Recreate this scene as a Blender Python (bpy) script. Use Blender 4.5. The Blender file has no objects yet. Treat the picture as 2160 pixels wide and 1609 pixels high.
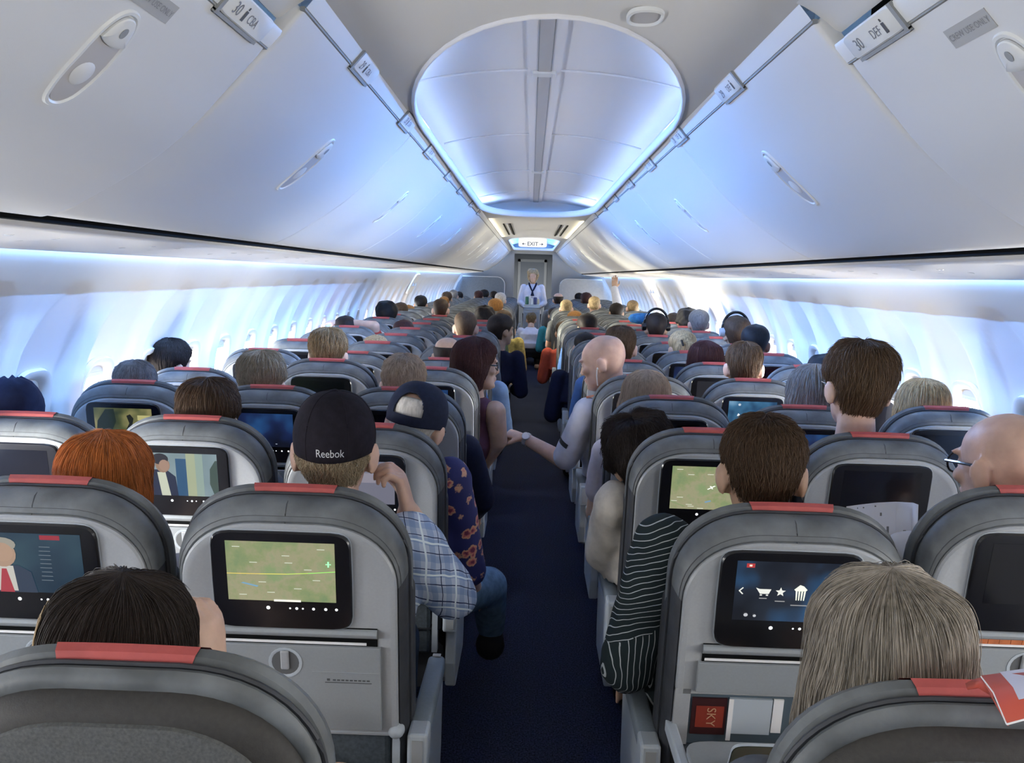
import bpy, math, random
import numpy as np
from mathutils import Vector, Matrix, noise as mnoise
rnd = random.Random(7)
S = bpy.context.scene
COL = S.collection
PI = math.pi
D = bpy.data

# ------------------------------------------------------------------ camera
FPX, CAMX, CAMZ = 1960.0, -0.0369, 1.5709
YAW, PIT, ROL = -0.01668, 0.11274, 0.02967
IW, IH = 2160, 1609


def ray(u, v):
    a, b = (u - IW / 2) / FPX, (IH / 2 - v) / FPX
    c, s = math.cos(ROL), math.sin(ROL)
    x, z = c * a - s * b, s * a + c * b
    y = 1.0
    c, s = math.cos(PIT), math.sin(PIT)
    y, z = c * y + s * z, -s * y + c * z
    c, s = math.cos(YAW), math.sin(YAW)
    x, y = c * x + s * y, -s * x + c * y
    return x, y, z


def at(u, v, Y):
    """the point of the cabin at distance Y that the photograph shows at (u, v)"""
    d = ray(u, v)
    t = Y / d[1]
    return Vector((CAMX + t * d[0], Y, CAMZ + t * d[2]))


cam = D.cameras.new('camera')
cam.sensor_fit = 'HORIZONTAL'
cam.sensor_width = 36.0
cam.lens = FPX / IW * 36.0
cam.clip_start = 0.05
camo = D.objects.new('camera', cam)
COL.objects.link(camo)
fw = Vector(ray(IW / 2, IH / 2)).normalized()
rt = (Vector(ray(IW / 2 + 100, IH / 2)) - Vector(ray(IW / 2, IH / 2))).normalized()
up = rt.cross(fw)
m = Matrix((rt, up, -fw)).transposed().to_4x4()
m.translation = (CAMX, 0, CAMZ)
camo.matrix_world = m
S.camera = camo

# --------------------------------------------------------------- materials
MATS = {}


def mat(name, col, rough=0.6, metal=0.0, noise=0.0, nscale=40, bump=0.0, bscale=150, spec=0.4, emit=None, estr=0.0, stretch=None, trans=0.0, coat=0.0):
    if name in MATS:
        return MATS[name]
    mt = D.materials.new(name)
    mt.use_nodes = True
    nt = mt.node_tree
    b = nt.nodes['Principled BSDF']
    c = (*col, 1)
    b.inputs['Base Color'].default_value = c
    b.inputs['Roughness'].default_value = rough
    b.inputs['Metallic'].default_value = metal
    b.inputs['Specular IOR Level'].default_value = spec
    if coat:
        b.inputs['Coat Weight'].default_value = coat
        b.inputs['Coat Roughness'].default_value = 0.08
    if trans:
        b.inputs['Transmission Weight'].default_value = trans
    if emit:
        b.inputs['Emission Color'].default_value = (*emit, 1)
        b.inputs['Emission Strength'].default_value = estr
    if noise or bump:
        tc = nt.nodes.new('ShaderNodeTexCoord')
        mp = nt.nodes.new('ShaderNodeMapping')
        if stretch:
            mp.inputs['Scale'].default_value = stretch
        nt.links.new(tc.outputs['Object'], mp.inputs['Vector'])
    if noise:
        n = nt.nodes.new('ShaderNodeTexNoise')
        n.inputs['Scale'].default_value = nscale
        n.inputs['Detail'].default_value = 4
        nt.links.new(mp.outputs['Vector'], n.inputs['Vector'])
        r = nt.nodes.new('ShaderNodeMapRange')
        r.inputs['From Min'].default_value = 0.3
        r.inputs['From Max'].default_value = 0.7
        r.inputs['To Min'].default_value = 1 - noise
        r.inputs['To Max'].default_value = 1 + noise
        nt.links.new(n.outputs['Fac'], r.inputs['Value'])
        mx = nt.nodes.new('ShaderNodeVectorMath')
        mx.operation = 'SCALE'
        mx.inputs[0].default_value = col
        nt.links.new(r.outputs['Result'], mx.inputs['Scale'])
        nt.links.new(mx.outputs['Vector'], b.inputs['Base Color'])
    if bump:
        n2 = nt.nodes.new('ShaderNodeTexNoise')
        n2.inputs['Scale'].default_value = bscale
        n2.inputs['Detail'].default_value = 3
        nt.links.new(mp.outputs['Vector'], n2.inputs['Vector'])
        bp = nt.nodes.new('ShaderNodeBump')
        bp.inputs['Strength'].default_value = bump
        bp.inputs['Distance'].default_value = 0.004
        nt.links.new(n2.outputs['Fac'], bp.inputs['Height'])
        nt.links.new(bp.outputs['Normal'], b.inputs['Normal'])
    MATS[name] = mt
    return mt


def emat(name, col, strength):
    """a surface that gives off light (screen, lamp, sign, daylight pane)"""
    if name in MATS:
        return MATS[name]
    mt = D.materials.new(name)
    mt.use_nodes = True
    nt = mt.node_tree
    nt.nodes.clear()
    o = nt.nodes.new('ShaderNodeOutputMaterial')
    e = nt.nodes.new('ShaderNodeEmission')
    e.inputs['Color'].default_value = (*col, 1)
    e.inputs['Strength'].default_value = strength
    nt.links.new(e.outputs[0], o.inputs['Surface'])
    MATS[name] = mt
    return mt


def ramp(nt, stops):
    r = nt.nodes.new('ShaderNodeValToRGB')
    el = r.color_ramp.elements
    while len(el) < len(stops):
        el.new(0.5)
    for e, (p, c) in zip(el, stops):
        e.position = p
        e.color = (*c, 1)
    return r


# ------------------------------------------------------------- mesh helper
class MB:
    def __init__(s):
        s.v, s.f, s.m, s.mi = [], [], [], 0

    def add(s, vs, fs):
        o = len(s.v)
        s.v += [tuple(p) for p in vs]
        s.f += [tuple(o + i for i in f) for f in fs]
        s.m += [s.mi] * len(fs)
        return s

    def box(s, a, b, M=None):
        (x0, y0, z0), (x1, y1, z1) = a, b
        vs = [(x, y, z) for z in (z0, z1) for y in (y0, y1) for x in (x0, x1)]
        if M is not None:
            vs = [M @ Vector(p) for p in vs]
        return s.add(vs, [(0, 2, 3, 1), (4, 5, 7, 6), (0, 1, 5, 4), (2, 6, 7, 3), (0, 4, 6, 2), (1, 3, 7, 5)])

    def loft(s, rings, cap0=True, cap1=True, closed=True):
        n = len(rings[0])
        vs = [p for r in rings for p in r]
        fs = []
        for i in range(len(rings) - 1):
            for j in range(n if closed else n - 1):
                k = (j + 1) % n
                fs.append((i * n + j, i * n + k, (i + 1) * n + k, (i + 1) * n + j))
        if cap0:
            fs.append(tuple(range(n - 1, -1, -1)))
        if cap1:
            fs.append(tuple((len(rings) - 1) * n + j for j in range(n)))
        return s.add(vs, fs)

    def tube(s, path, rad, n=10, flat=1.0, cap=True, upv=(0, 0, 1)):
        path = [Vector(p) for p in path]
        if not hasattr(rad, '__len__'):
            rad = [rad] * len(path)
        rings = []
        for i, p in enumerate(path):
            t = (path[min(i + 1, len(path) - 1)] - path[max(i - 1, 0)]).normalized()
            u = Vector(upv)
            if abs(t.dot(u)) > 0.95:
                u = Vector((0, 1, 0)) if abs(t.y) < 0.9 else Vector((1, 0, 0))
            a = t.cross(u).normalized()
            b = a.cross(t)
            r = rad[i]
            rings.append([p + a * (math.cos(2 * PI * k / n) * r) + b * (math.sin(2 * PI * k / n) * r * flat) for k in range(n)])
        return s.loft(rings, cap, cap)

    def capsule(s, p, q, r0, r1, n=14, m=5):
        """a tapered limb with round ends"""
        p, q = Vector(p), Vector(q)
        t = (q - p).normalized()
        path, rad = [], []
        for i in range(m + 1):
            a = PI / 2 * (i / m)
            path.append(p - t * r0 * math.cos(a) if i else p - t * r0)
            rad.append(max(r0 * math.sin(a), 0.0008))
        for i in range(m + 1):
            a = PI / 2 * (i / m)
            path.append(q + t * r1 * math.sin(a))
            rad.append(max(r1 * math.cos(a), 0.0008))
        return s.tube(path, rad, n)

    def ell(s, c, r, M=None, nu=16, nv=10):
        c = Vector(c)
        rings = []
        for i in range(nv + 1):
            th = PI * i / nv
            sn, cs = max(math.sin(th), 0.01), math.cos(th)
            ring = []
            for j in range(nu):
                ph = 2 * PI * j / nu
                p = Vector((r[0] * sn * math.cos(ph), r[1] * sn * math.sin(ph), r[2] * cs))
                if M is not None:
                    p = M @ p
                ring.append(c + p)
            rings.append(ring[::-1])
        return s.loft(rings)

    def cyl(s, p, q, r, n=16, r1=None):
        return s.tube([p, q], [r, r if r1 is None else r1], n)

    def grid(s, fn, nu, nv, keep=None):
        vs = [fn(i / nu, j / nv) for i in range(nu + 1) for j in range(nv + 1)]
        fs = []
        for i in range(nu):
            for j in range(nv):
                if keep is None or keep((i + .5) / nu, (j + .5) / nv):
                    a = i * (nv + 1) + j
                    fs.append((a, a + nv + 1, a + nv + 2, a + 1))
        return s.add(vs, fs)

    def mesh(s, name):
        me = D.meshes.new(name)
        me.from_pydata(s.v, [], s.f)
        me.validate()
        return me

    def build(s, name, mats, parent=None, smooth=35, loc=None, kind=None, fix=True):
        me = s.mesh(name)
        if not isinstance(mats, (list, tuple)):
            mats = [mats]
        for x in mats:
            me.materials.append(x)
        if len(mats) > 1 and len(me.polygons) == len(s.m):
            me.polygons.foreach_set('material_index', s.m)
        if fix:
            import bmesh
            bm = bmesh.new()
            bm.from_mesh(me)
            bmesh.ops.recalc_face_normals(bm, faces=bm.faces)
            bm.to_mesh(me)
            bm.free()
        if smooth:
            me.shade_smooth()
            me.set_sharp_from_angle(angle=math.radians(smooth))
        o = D.objects.new(name, me)
        COL.objects.link(o)
        if parent is not None:
            o.parent = parent
        if loc is not None:
            o.location = loc
        if kind:
            o['kind'] = kind
        return o


def bevel(o, w, seg=2):
    b = o.modifiers.new('bevel', 'BEVEL')
    b.width = w
    b.segments = seg
    b.limit_method = 'ANGLE'
    b.angle_limit = math.radians(35)
    return o


def tag(o, label, cat, group=None, kind=None):
    o['label'] = label
    o['category'] = cat
    if group:
        o['group'] = group
    if kind:
        o['kind'] = kind
    return o


def thing(name, label, cat, loc=(0, 0, 0), group=None, rz=0.0):
    o = D.objects.new(name, None)
    o.empty_display_size = 0.05
    COL.objects.link(o)
    o.location = loc
    o.rotation_euler = (0, 0, rz)
    return tag(o, label, cat, group)


def text_mesh(body, size, mt, name, parent, M, fn=None, align='CENTER', thick=0.0):
    """lettering as a mesh; fn bends (x, y) onto a surface, else M places it"""
    c = D.curves.new(name, 'FONT')
    c.body = body
    c.size = size
    c.align_x = align
    c.align_y = 'CENTER'
    c.extrude = thick
    c.resolution_u = 3
    me = evaluated(D.objects.new(name, c))
    D.curves.remove(c)
    me.name = name
    for v in me.vertices:
        v.co = fn(v.co.x, v.co.y, v.co.z) if fn else M @ v.co
    me.materials.clear()
    me.materials.append(mt)
    o = D.objects.new(name, me)
    COL.objects.link(o)
    if parent is not None:
        o.parent = parent
    return o


TMP = D.scenes.new('workbench')


def evaluated(o):
    """the object's mesh with its modifiers applied"""
    TMP.collection.objects.link(o)
    vl = TMP.view_layers[0]
    vl.update()
    me = D.meshes.new_from_object(o.evaluated_get(vl.depsgraph))
    D.objects.remove(o)
    return me


def nz(x, y, z):
    return mnoise.noise(Vector((x, y, z)))


ORD = ['zeroth', 'first', 'second', 'third', 'fourth', 'fifth', 'sixth', 'seventh', 'eighth', 'ninth', 'tenth', 'eleventh', 'twelfth', 'thirteenth', 'fourteenth',
       'fifteenth', 'sixteenth', 'seventeenth', 'eighteenth', 'nineteenth', 'twentieth', 'twenty-first', 'twenty-second', 'twenty-third', 'twenty-fourth', 'twenty-fifth',
       'twenty-sixth', 'twenty-seventh', 'twenty-eighth', 'twenty-ninth', 'thirtieth', 'thirty-first', 'thirty-second', 'thirty-third', 'thirty-fourth', 'thirty-fifth', 'thirty-sixth']
# ------------------------------------------------------------- cabin shell
PLAS = (0.66, 0.665, 0.66)
m_wall = mat('wall_plastic', (0.77, 0.77, 0.77), 0.55, bump=0.02, bscale=400)
m_bin = mat('bin_plastic', (0.70, 0.705, 0.70), 0.42, bump=0.03, bscale=500, spec=0.45)
m_ceil = mat('ceiling_plastic', (0.66, 0.65, 0.62), 0.6, bump=0.02, bscale=400)
m_dome = mat('dome_plastic', (0.74, 0.74, 0.76), 0.55)
m_rail = mat('rail_plastic', (0.72, 0.73, 0.72), 0.4)
m_dark = mat('dark_gap', (0.004, 0.0045, 0.005), 0.9, spec=0.1)
m_line = mat('groove_grey', (0.30, 0.31, 0.31), 0.7)
m_strip = mat('strip_grey', (0.46, 0.45, 0.44), 0.5)
m_carpet = mat('carpet_navy', (0.019, 0.024, 0.046), 0.95, noise=0.75, nscale=170, bump=0.6, bscale=260, spec=0.1, stretch=(1, 0.6, 1))
m_frame = mat('window_frame_plastic', (0.66, 0.65, 0.62), 0.5)
m_shade = mat('shade_plastic', (0.62, 0.61, 0.58), 0.6)
m_psu = mat('service_panel_plastic', (0.84, 0.82, 0.78), 0.45)
m_grey = mat('bulkhead_grey', (0.42, 0.44, 0.46), 0.6)
m_fabric_wall = mat('divider_fabric', (0.16, 0.19, 0.23), 0.9, noise=0.12, nscale=60, bump=0.1)
m_divlight = mat('divider_laminate', (0.40, 0.42, 0.44), 0.6, noise=0.05, nscale=20)

Y0, Y1 = -1.0, 20.0
YB = Y1 + 0.25          # front partition
YF = 26.0               # wall with the far door

WZ = [0.0, 0.3, 0.6, 0.85, 1.0, 1.1, 1.2, 1.3, 1.4, 1.5, 1.60, 1.70]
WX = [1.62, 1.69, 1.75, 1.765, 1.755, 1.742, 1.718, 1.685, 1.642, 1.585, 1.528, 1.500]


def wallx(z):
    return float(np.interp(z, WZ, WX))


def sstep(a, b, x):
    t = min(max((x - a) / (b - a), 0.0), 1.0)
    return t * t * (3 - 2 * t)


WC = {-1: [2.95 + 1.016 * k + d for k in range(-4, 17) for d in (0.25, 0.758)], 1: [3.08 + 1.018 * k + d for k in range(-4, 17) for d in (0.25, 0.758)]}
SEAM = {-1: [2.95 + 1.016 * k for k in range(-3, 17)], 1: [3.08 + 1.018 * k for k in range(-3, 17)]}
for s_ in (-1, 1):
    WC[s_] = [y for y in WC[s_] if Y0 + 0.3 < y < Y1 - 0.3]


def reveal(z, dy):
    """depth of the arched recess that runs up above each window"""
    if z > 1.49 or z < 0.78:
        return 0.0
    hw = 0.172 if z < 1.2 else 0.172 * math.sqrt(max(0.0, 1 - ((z - 1.2) / 0.285) ** 2))
    e = sstep(0.028, -0.014, abs(dy) - hw) if hw > 0.01 else 0
    return e * (0.012 + 0.042 * sstep(1.48, 1.1, z)) * sstep(0.78, 0.84, z)


def inhole(z, dy):
    return (abs(dy) / 0.118) ** 3.2 + (abs(z - 1.005) / 0.168) ** 3.2 < 1


def wall(sd, name):
    cs = WC[sd]
    ca = np.array(cs)
    zs = list(np.arange(0.0, 0.78, 0.13)) + list(np.arange(0.78, 1.70, 0.023))
    ys = list(np.arange(Y0, Y1 + 0.001, 0.0226))
    mb = MB()
    nzs = len(zs)

    def near(y):
        return y - ca[np.argmin(abs(ca - y))]

    vs = []
    for y in ys:
        dy = near(y)
        dsm = min(abs(y - q) for q in SEAM[sd])
        gr = 0.006 * max(0, 1 - dsm / 0.012)
        for z in zs:
            vs.append((sd * (wallx(z) + reveal(z, dy) + gr), y, z))
    fs = []
    for i in range(len(ys) - 1):
        dy = near((ys[i] + ys[i + 1]) / 2)
        for j in range(nzs - 1):
            if not inhole((zs[j] + zs[j + 1]) / 2, dy):
                a = i * nzs + j
                fs.append((a, a + nzs, a + nzs + 1, a + 1))
    mb.add(vs, fs)
    return mb.build(name, m_wall, kind='structure', smooth=60, fix=False)


wall(-1, 'wall_left')
wall(1, 'wall_right')

m_sky_l = emat('daylight_port', (1.0, 0.985, 0.95), 26.0)
m_sky_r = emat('daylight_starboard', (1.0, 0.97, 0.92), 14.0)
m_sky_w = emat('daylight_warm', (1.0, 0.90, 0.72), 16.0)
m_sky_d = emat('daylight_through_drawn_shade', (1.0, 0.95, 0.86), 0.5)


def superring(a, b, n=36, e=3.2):
    out = []
    for k in range(n):
        t = 2 * PI * k / n
        c, s = math.cos(t), math.sin(t)
        out.append((math.copysign(abs(c) ** (2 / e), c) * a, math.copysign(abs(s) ** (2 / e), s) * b))
    return out


def opening(sd, y):
    """how bright the daylight in the window at y is; 0 where its shade is drawn"""
    if sd < 0:
        return 26 if y < 2.3 else 0 if y < 3.4 else 20 if y < 5.6 else 19 if y < 8.6 else (0 if y < 9.3 else 26)  # windows out of view are set open to brighten near bins and seats
    return 26 if y < 2.3 else 0 if y < 3.6 else 36 if y < 4.1 else 30 if y < 4.6 else (0 if y < 6.2 else 30 if y < 7.1 else 0 if y < 8.6 else 28)


wi = 0
for sd in (-1, 1):
    for yc in WC[sd]:
        wi += 1
        st = [v for v in [opening(sd, yc)] if v]
        mb = MB()
        rings = []
        for a, b, o in ((0.146, 0.196, 0.046), (0.138, 0.188, 0.030), (0.120, 0.170, 0.032), (0.108, 0.158, 0.050), (0.104, 0.154, 0.075)):
            rings.append([(sd * (wallx(1.005 + q) + o), yc + p, 1.005 + q) for p, q in superring(a, b)])
        mb.loft(rings, False, False)
        w = mb.build('window_%d' % wi, m_frame, kind='structure', smooth=50, fix=False)
        lo = -0.154 if not st else 0.118
        sh = MB()
        sh.grid(lambda i, j: (sd * (wallx(1.005 + lo + (0.16 - lo) * j) + 0.060), yc - 0.106 + 0.212 * i, 1.005 + lo + (0.16 - lo) * j), 2, 8)
        sh.build('shade', m_shade, w, fix=False)
        if st:
            hb = MB()
            hb.box((sd * (wallx(1.005 + lo) + 0.058) - 0.006, yc - 0.07, 1.005 + lo - 0.004), (sd * (wallx(1.005 + lo) + 0.058) + 0.006, yc + 0.07, 1.005 + lo + 0.012))
            hb.build('shade_handle', m_frame, w)
        pn = MB()
        pn.grid(lambda i, j: (sd * (wallx(0.85 + 0.31 * j) + 0.085), yc - 0.11 + 0.22 * i, 0.85 + 0.31 * j), 2, 6)
        pn.build('pane', (emat('daylight_%d_%d' % (sd, round(st[0])), (1.0, 0.985, 0.95) if sd < 0 else (1.0, 0.95, 0.86), st[0]) if st else m_sky_d), w, fix=False)

# floor
fb = MB()
fb.grid(lambda i, j: (-1.65 + 3.3 * j, Y0 + (YF - Y0) * i, 0.0), 54, 4)
fb.build('floor', m_carpet, kind='structure', fix=False)

# ceiling with two recessed light domes -----------------------------------
CZ = 2.145


def ceilz(x):
    return CZ - 0.028 * (x / 0.465) ** 2


DOMES = [(2.12, 8.66, 0.462, 1.45), (13.6, 19.4, 0.40, 0.9)]


def halfw(y, d):
    a, b, w, e = d
    if y < a or y > b:
        return -1
    o = min(y - a, b - y)
    return w if o >= e else w * math.sqrt(max(0.0, 1 - (1 - o / e) ** 2))


def outline(d, n=26):
    a, b, w, e = d
    pts = []
    for k in range(n):
        t = PI * k / n
        pts.append((w * math.cos(t), b - e + e * math.sin(t)))
    for k in range(n):
        t = PI + PI * k / n
        pts.append((w * math.cos(t), a + e + e * math.sin(t)))
    return pts


# the ceiling is built as cross strips that stop at the openings
ys = sorted(set([round(y, 4) for y in np.arange(Y0, YB + 0.26, 0.5)] + [round(d[0] + d[3] * (1 - math.cos(k * PI / 32)), 4) for d in DOMES for k in range(17)] + [round(d[1] - d[3] * (1 - math.cos(k * PI / 32)), 4) for d in DOMES for k in range(17)]))
cb = MB()
for y, y2 in zip(ys[:-1], ys[1:]):
    h1 = max(halfw(y, d) for d in DOMES)
    h2 = max(halfw(y2, d) for d in DOMES)
    op = h1 > 0.001 or h2 > 0.001
    for sg in (-1, 1):
        q = []
        for k in range(9):
            a1 = max(h1, 0) + (0.472 - max(h1, 0)) * k / 8
            a2 = max(h2, 0) + (0.472 - max(h2, 0)) * k / 8
            q += [(sg * a1, y, ceilz(a1)), (sg * a2, y2, ceilz(a2))]
        cb.add(q, [(2 * k, 2 * k + 1, 2 * k + 3, 2 * k + 2) for k in range(8)])
ceil = cb.build('ceiling', m_ceil, kind='structure', smooth=60)

m_led_w = emat('led_white', (0.72, 0.90, 1.0), 30.0)
for di, d in enumerate(DOMES):
    a, b, w, e = d
    # rounded lip round the opening
    lb = MB()
    ol = outline(d)
    n = len(ol)
    rr = []
    for k in range(n):
        p0, p1, p2 = Vector(ol[k - 1]), Vector(ol[k]), Vector(ol[(k + 1) % n])
        t = (p2 - p0).normalized()
        nn = Vector((t.y, -t.x))
        rr.append((p1, nn))
    sec = [(0.018, 0.006), (0.014, -0.016), (0.004, -0.030), (-0.008, -0.032), (-0.019, -0.022), (-0.025, -0.004), (-0.025, 0.012), (-0.018, 0.02)]
    rings = []
    for p, nn in rr:
        q_ = 0.30 + 0.70 * sstep(a + 0.2, a + 4.5, p.y)
        rings.append([(p.x + nn.x * o * q_, p.y + nn.y * o * q_, ceilz(p.x) + (h * q_ if h < 0 else h)) for o, h in sec])
    rings.append(rings[0])
    lb.loft(rings, False, False, closed=False)
    lip = lb.build('trim_%d' % (1 + di), m_dome, kind='structure', smooth=60)
    # inner dome
    db = MB()
    dz = 0.125

    def domept(i, j):
        y = a - 0.10 + (b - a + 0.20) * i
        x = (w + 0.075) * (2 * j - 1)
        q = abs(2 * j - 1)
        return (x, y, CZ + dz - 0.075 * q ** 2.2)
    db.grid(domept, 60, 24)
    for sg in (-1, 1):
        x = sg * (w + 0.075)
        db.add([(x, a - 0.1, CZ + dz - 0.075), (x, b + 0.1, CZ + dz - 0.075), (x, b + 0.1, CZ - 0.02), (x, a - 0.1, CZ - 0.02)], [(0, 1, 2, 3)])
    for yy in (a - 0.1, b + 0.1):
        vs = [domept(0 if yy < a else 1, j / 24) for j in range(25)]
        vs += [(v[0], v[1], ceilz(v[0]) + 0.003) for v in vs]
        db.add(vs, [(j, j + 1, j + 26, j + 25) for j in range(24)])
    dome = db.build('ceiling_dome' if di == 0 else 'ceiling_dome_front', m_dome, kind='structure', smooth=50, fix=False)
    # panel joints and centre strip
    for yy in ([3.24, 4.66, 6.22, 7.75] if di == 0 else [15.5, 17.4]):
        jb = MB()
        path = [(x, yy, CZ + dz - 0.004 - 0.075 * abs(x / (w + 0.075)) ** 2.2) for x in np.linspace(-w - 0.02, w + 0.02, 25)]
        jb.tube(path, 0.0045, 6)
        jb.build('trim_joint', m_dome, dome)
    sb = MB()
    sb.box((-0.012 - 0.055, a - 0.05, CZ + dz - 0.012), (-0.012 + 0.055, b + 0.05, CZ + dz))
    sb.build('centre_band', m_dome, dome, smooth=0)
    sb = MB()
    sb.box((-0.012 - 0.020, a - 0.05, CZ + dz - 0.016), (-0.012 + 0.020, b + 0.05, CZ + dz - 0.008))
    sb.build('centre_strip', m_strip, dome, smooth=0)
    sb = MB()
    for xx in (-0.0215, 0.0215):
        sb.box((-0.012 + xx - 0.0018, a - 0.05, CZ + dz - 0.0145), (-0.012 + xx + 0.0018, b + 0.05, CZ + dz - 0.010))
    sb.build('strip_edge', m_line, dome, smooth=0)
    if di == 0:
        cl = MB()
        for yy in (3.24, 6.22):
            cl.box((-0.052, yy - 0.03, CZ + dz - 0.022), (0.028, yy + 0.03, CZ + dz - 0.010))
        bevel(cl.build('strip_clip', m_rail, dome, smooth=0), 0.003)

# seat belt speaker in the ceiling behind the dome
sp = thing('ceiling_speaker', 'rounded grey speaker cover set in the ceiling beside the near end of the light dome', 'speaker', (0.193, 2.09, ceilz(0.19)))
mb = MB()
ri = []
for f, h in ((1.0, 0.0), (0.98, -0.008), (0.86, -0.010), (0.80, -0.004)):
    ri.append([(p * f, q * f, h) for p, q in superring(0.040, 0.066, 32, 2.6)])
mb.loft(ri, False, False)
mb.build('bezel', m_rail, sp, fix=False)
mb = MB()
mb.loft([[(p, q, -0.0045) for p, q in superring(0.033, 0.054, 32, 2.6)]], True, False)
mb.build('grille', m_strip, sp, fix=False)

# --------------------------------------------------- overhead bins and rails
BP = [(0.503, 2.082), (0.521, 2.060), (0.545, 2.034), (0.571, 2.006), (0.600, 1.975), (0.645, 1.926), (0.696, 1.876), (0.755, 1.826), (0.820, 1.780), (0.885, 1.738), (0.947, 1.700), (1.00, 1.674), (1.030, 1.664), (1.048, 1.668)]


BARC = [0.0]
for _p, _q in zip(BP[:-1], BP[1:]):
    BARC.append(BARC[-1] + math.hypot(_q[0] - _p[0], _q[1] - _p[1]))
BLEN = BARC[-1]


def bprof(t, aft=0.0):
    x = float(np.interp(t * BLEN, BARC, [p[0] for p in BP]))
    z = float(np.interp(t * BLEN, BARC, [p[1] for p in BP]))
    g = aft * max(0.0, 1 - (x - 0.5) / 0.55)
    return x + 0.075 * g, z - 0.078 * g


def bnorm(t, aft=0.0):
    x0, z0 = bprof(max(t - 0.02, 0), aft)
    x1, z1 = bprof(min(t + 0.02, 1), aft)
    d = Vector((x1 - x0, z1 - z0)).normalized()
    return Vector((d.y, -d.x)) if d.y < 0 and -d.x < 0 else Vector((d.y, -d.x))


def tfor(x):
    return float(np.interp(x, [p[0] for p in BP], BARC)) / BLEN


def bin_shell(sd, ya, yb, aft):
    mb = MB()
    L = yb - ya
    st = [(0, 0.030), (0.0005, 0.008), (0.004, 0.003), (0.010, 0.0006), (0.020, 0)]
    rows = [(ya + o, i) for o, i in st] + [(ya + L * k / 8, 0) for k in range(1, 8)] + [(yb - o, i) for o, i in st[::-1]]
    rings = []
    for y, ins in rows:
        r = []
        for k in range(31):
            t = k / 30
            x, z = bprof(t, aft)
            n = bnorm(t, aft)
            r.append((sd * (x - n.x * ins), y, z - n.y * ins))
        rings.append(r)
    mb.loft(rings, False, False, closed=False)
    return mb


def handle(sd, y, x, aft, parent):
    t = tfor(x)
    hx, hz = bprof(t, aft)
    n = bnorm(t, aft)
    d = Vector((n.y, -n.x))
    if d.y > 0:
        d = -d              # pointing down along the door

    def P(a, b, h):          # a: along Y, b: down the door, h: out of it
        # follow the curve of the door
        tt = min(max(t + b / BLEN, 0), 1)
        x2, z2 = bprof(tt, aft)
        n2 = bnorm(tt, aft)
        return (sd * (x2 + n2.x * h), y + a, z2 + n2.y * h)
    mb = MB()
    ri = []
    for ext, h in ((0.011, 0.0), (0.008, 0.0035), (0.002, 0.0035), (-0.001, 0.0005)):
        ri.append([P(p * (0.040 + ext), q * (0.102 + ext), h) for p, q in superring(1, 1, 40, 2.5)])
    mb.loft(ri, False, False)
    mb.build('latch_rim', m_rail, parent, fix=True)
    mb = MB()
    pts = superring(0.0385, 0.099, 40, 2.5)
    rings = [[P(p * f, q * f, h) for p, q in pts] for f, h in ((1.0, 0.0008), (0.9, 0.0012), (0.55, 0.0016), (0.1, 0.0018))]
    mb.loft(rings, False, True)
    mb.build('latch_recess', mat('latch_recess_grey', (0.50, 0.485, 0.48), 0.5), parent)
    mb = MB()
    rings = []
    for f, h in ((1.0, 0.0015), (1.0, 0.005), (0.92, 0.0068), (0.5, 0.008), (0.05, 0.008)):
        ring = []
        for p, q in pts:
            q2 = min(q, -0.046 + 0.010 * (1 - (p / 0.04) ** 2))
            ring.append(P(p * 0.97 * f, -0.072 + (q2 + 0.072) * 0.97 * f, h))
        rings.append(ring)
    mb.loft(rings, False, True)
    mb.build('latch_paddle', m_rail, parent)
    mb = MB()
    mb.loft([[P(0.008 * math.cos(k * PI / 8), -0.070 + 0.011 * math.sin(k * PI / 8), 0.0088) for k in range(16)]], True, False)
    mb.build('lock', m_line, parent, fix=False)
    mb = MB()
    rings = []
    for f, h in ((1.0, 0.0018), (0.8, 0.004), (0.4, 0.0055), (0.05, 0.006)):
        rings.append([P(0.026 * f * math.cos(k * PI / 10), 0.030 + 0.026 * f * math.sin(k * PI / 10), h) for k in range(20)])
    mb.loft(rings, False, True)
    mb.build('latch_button', m_bin, parent)


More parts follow.
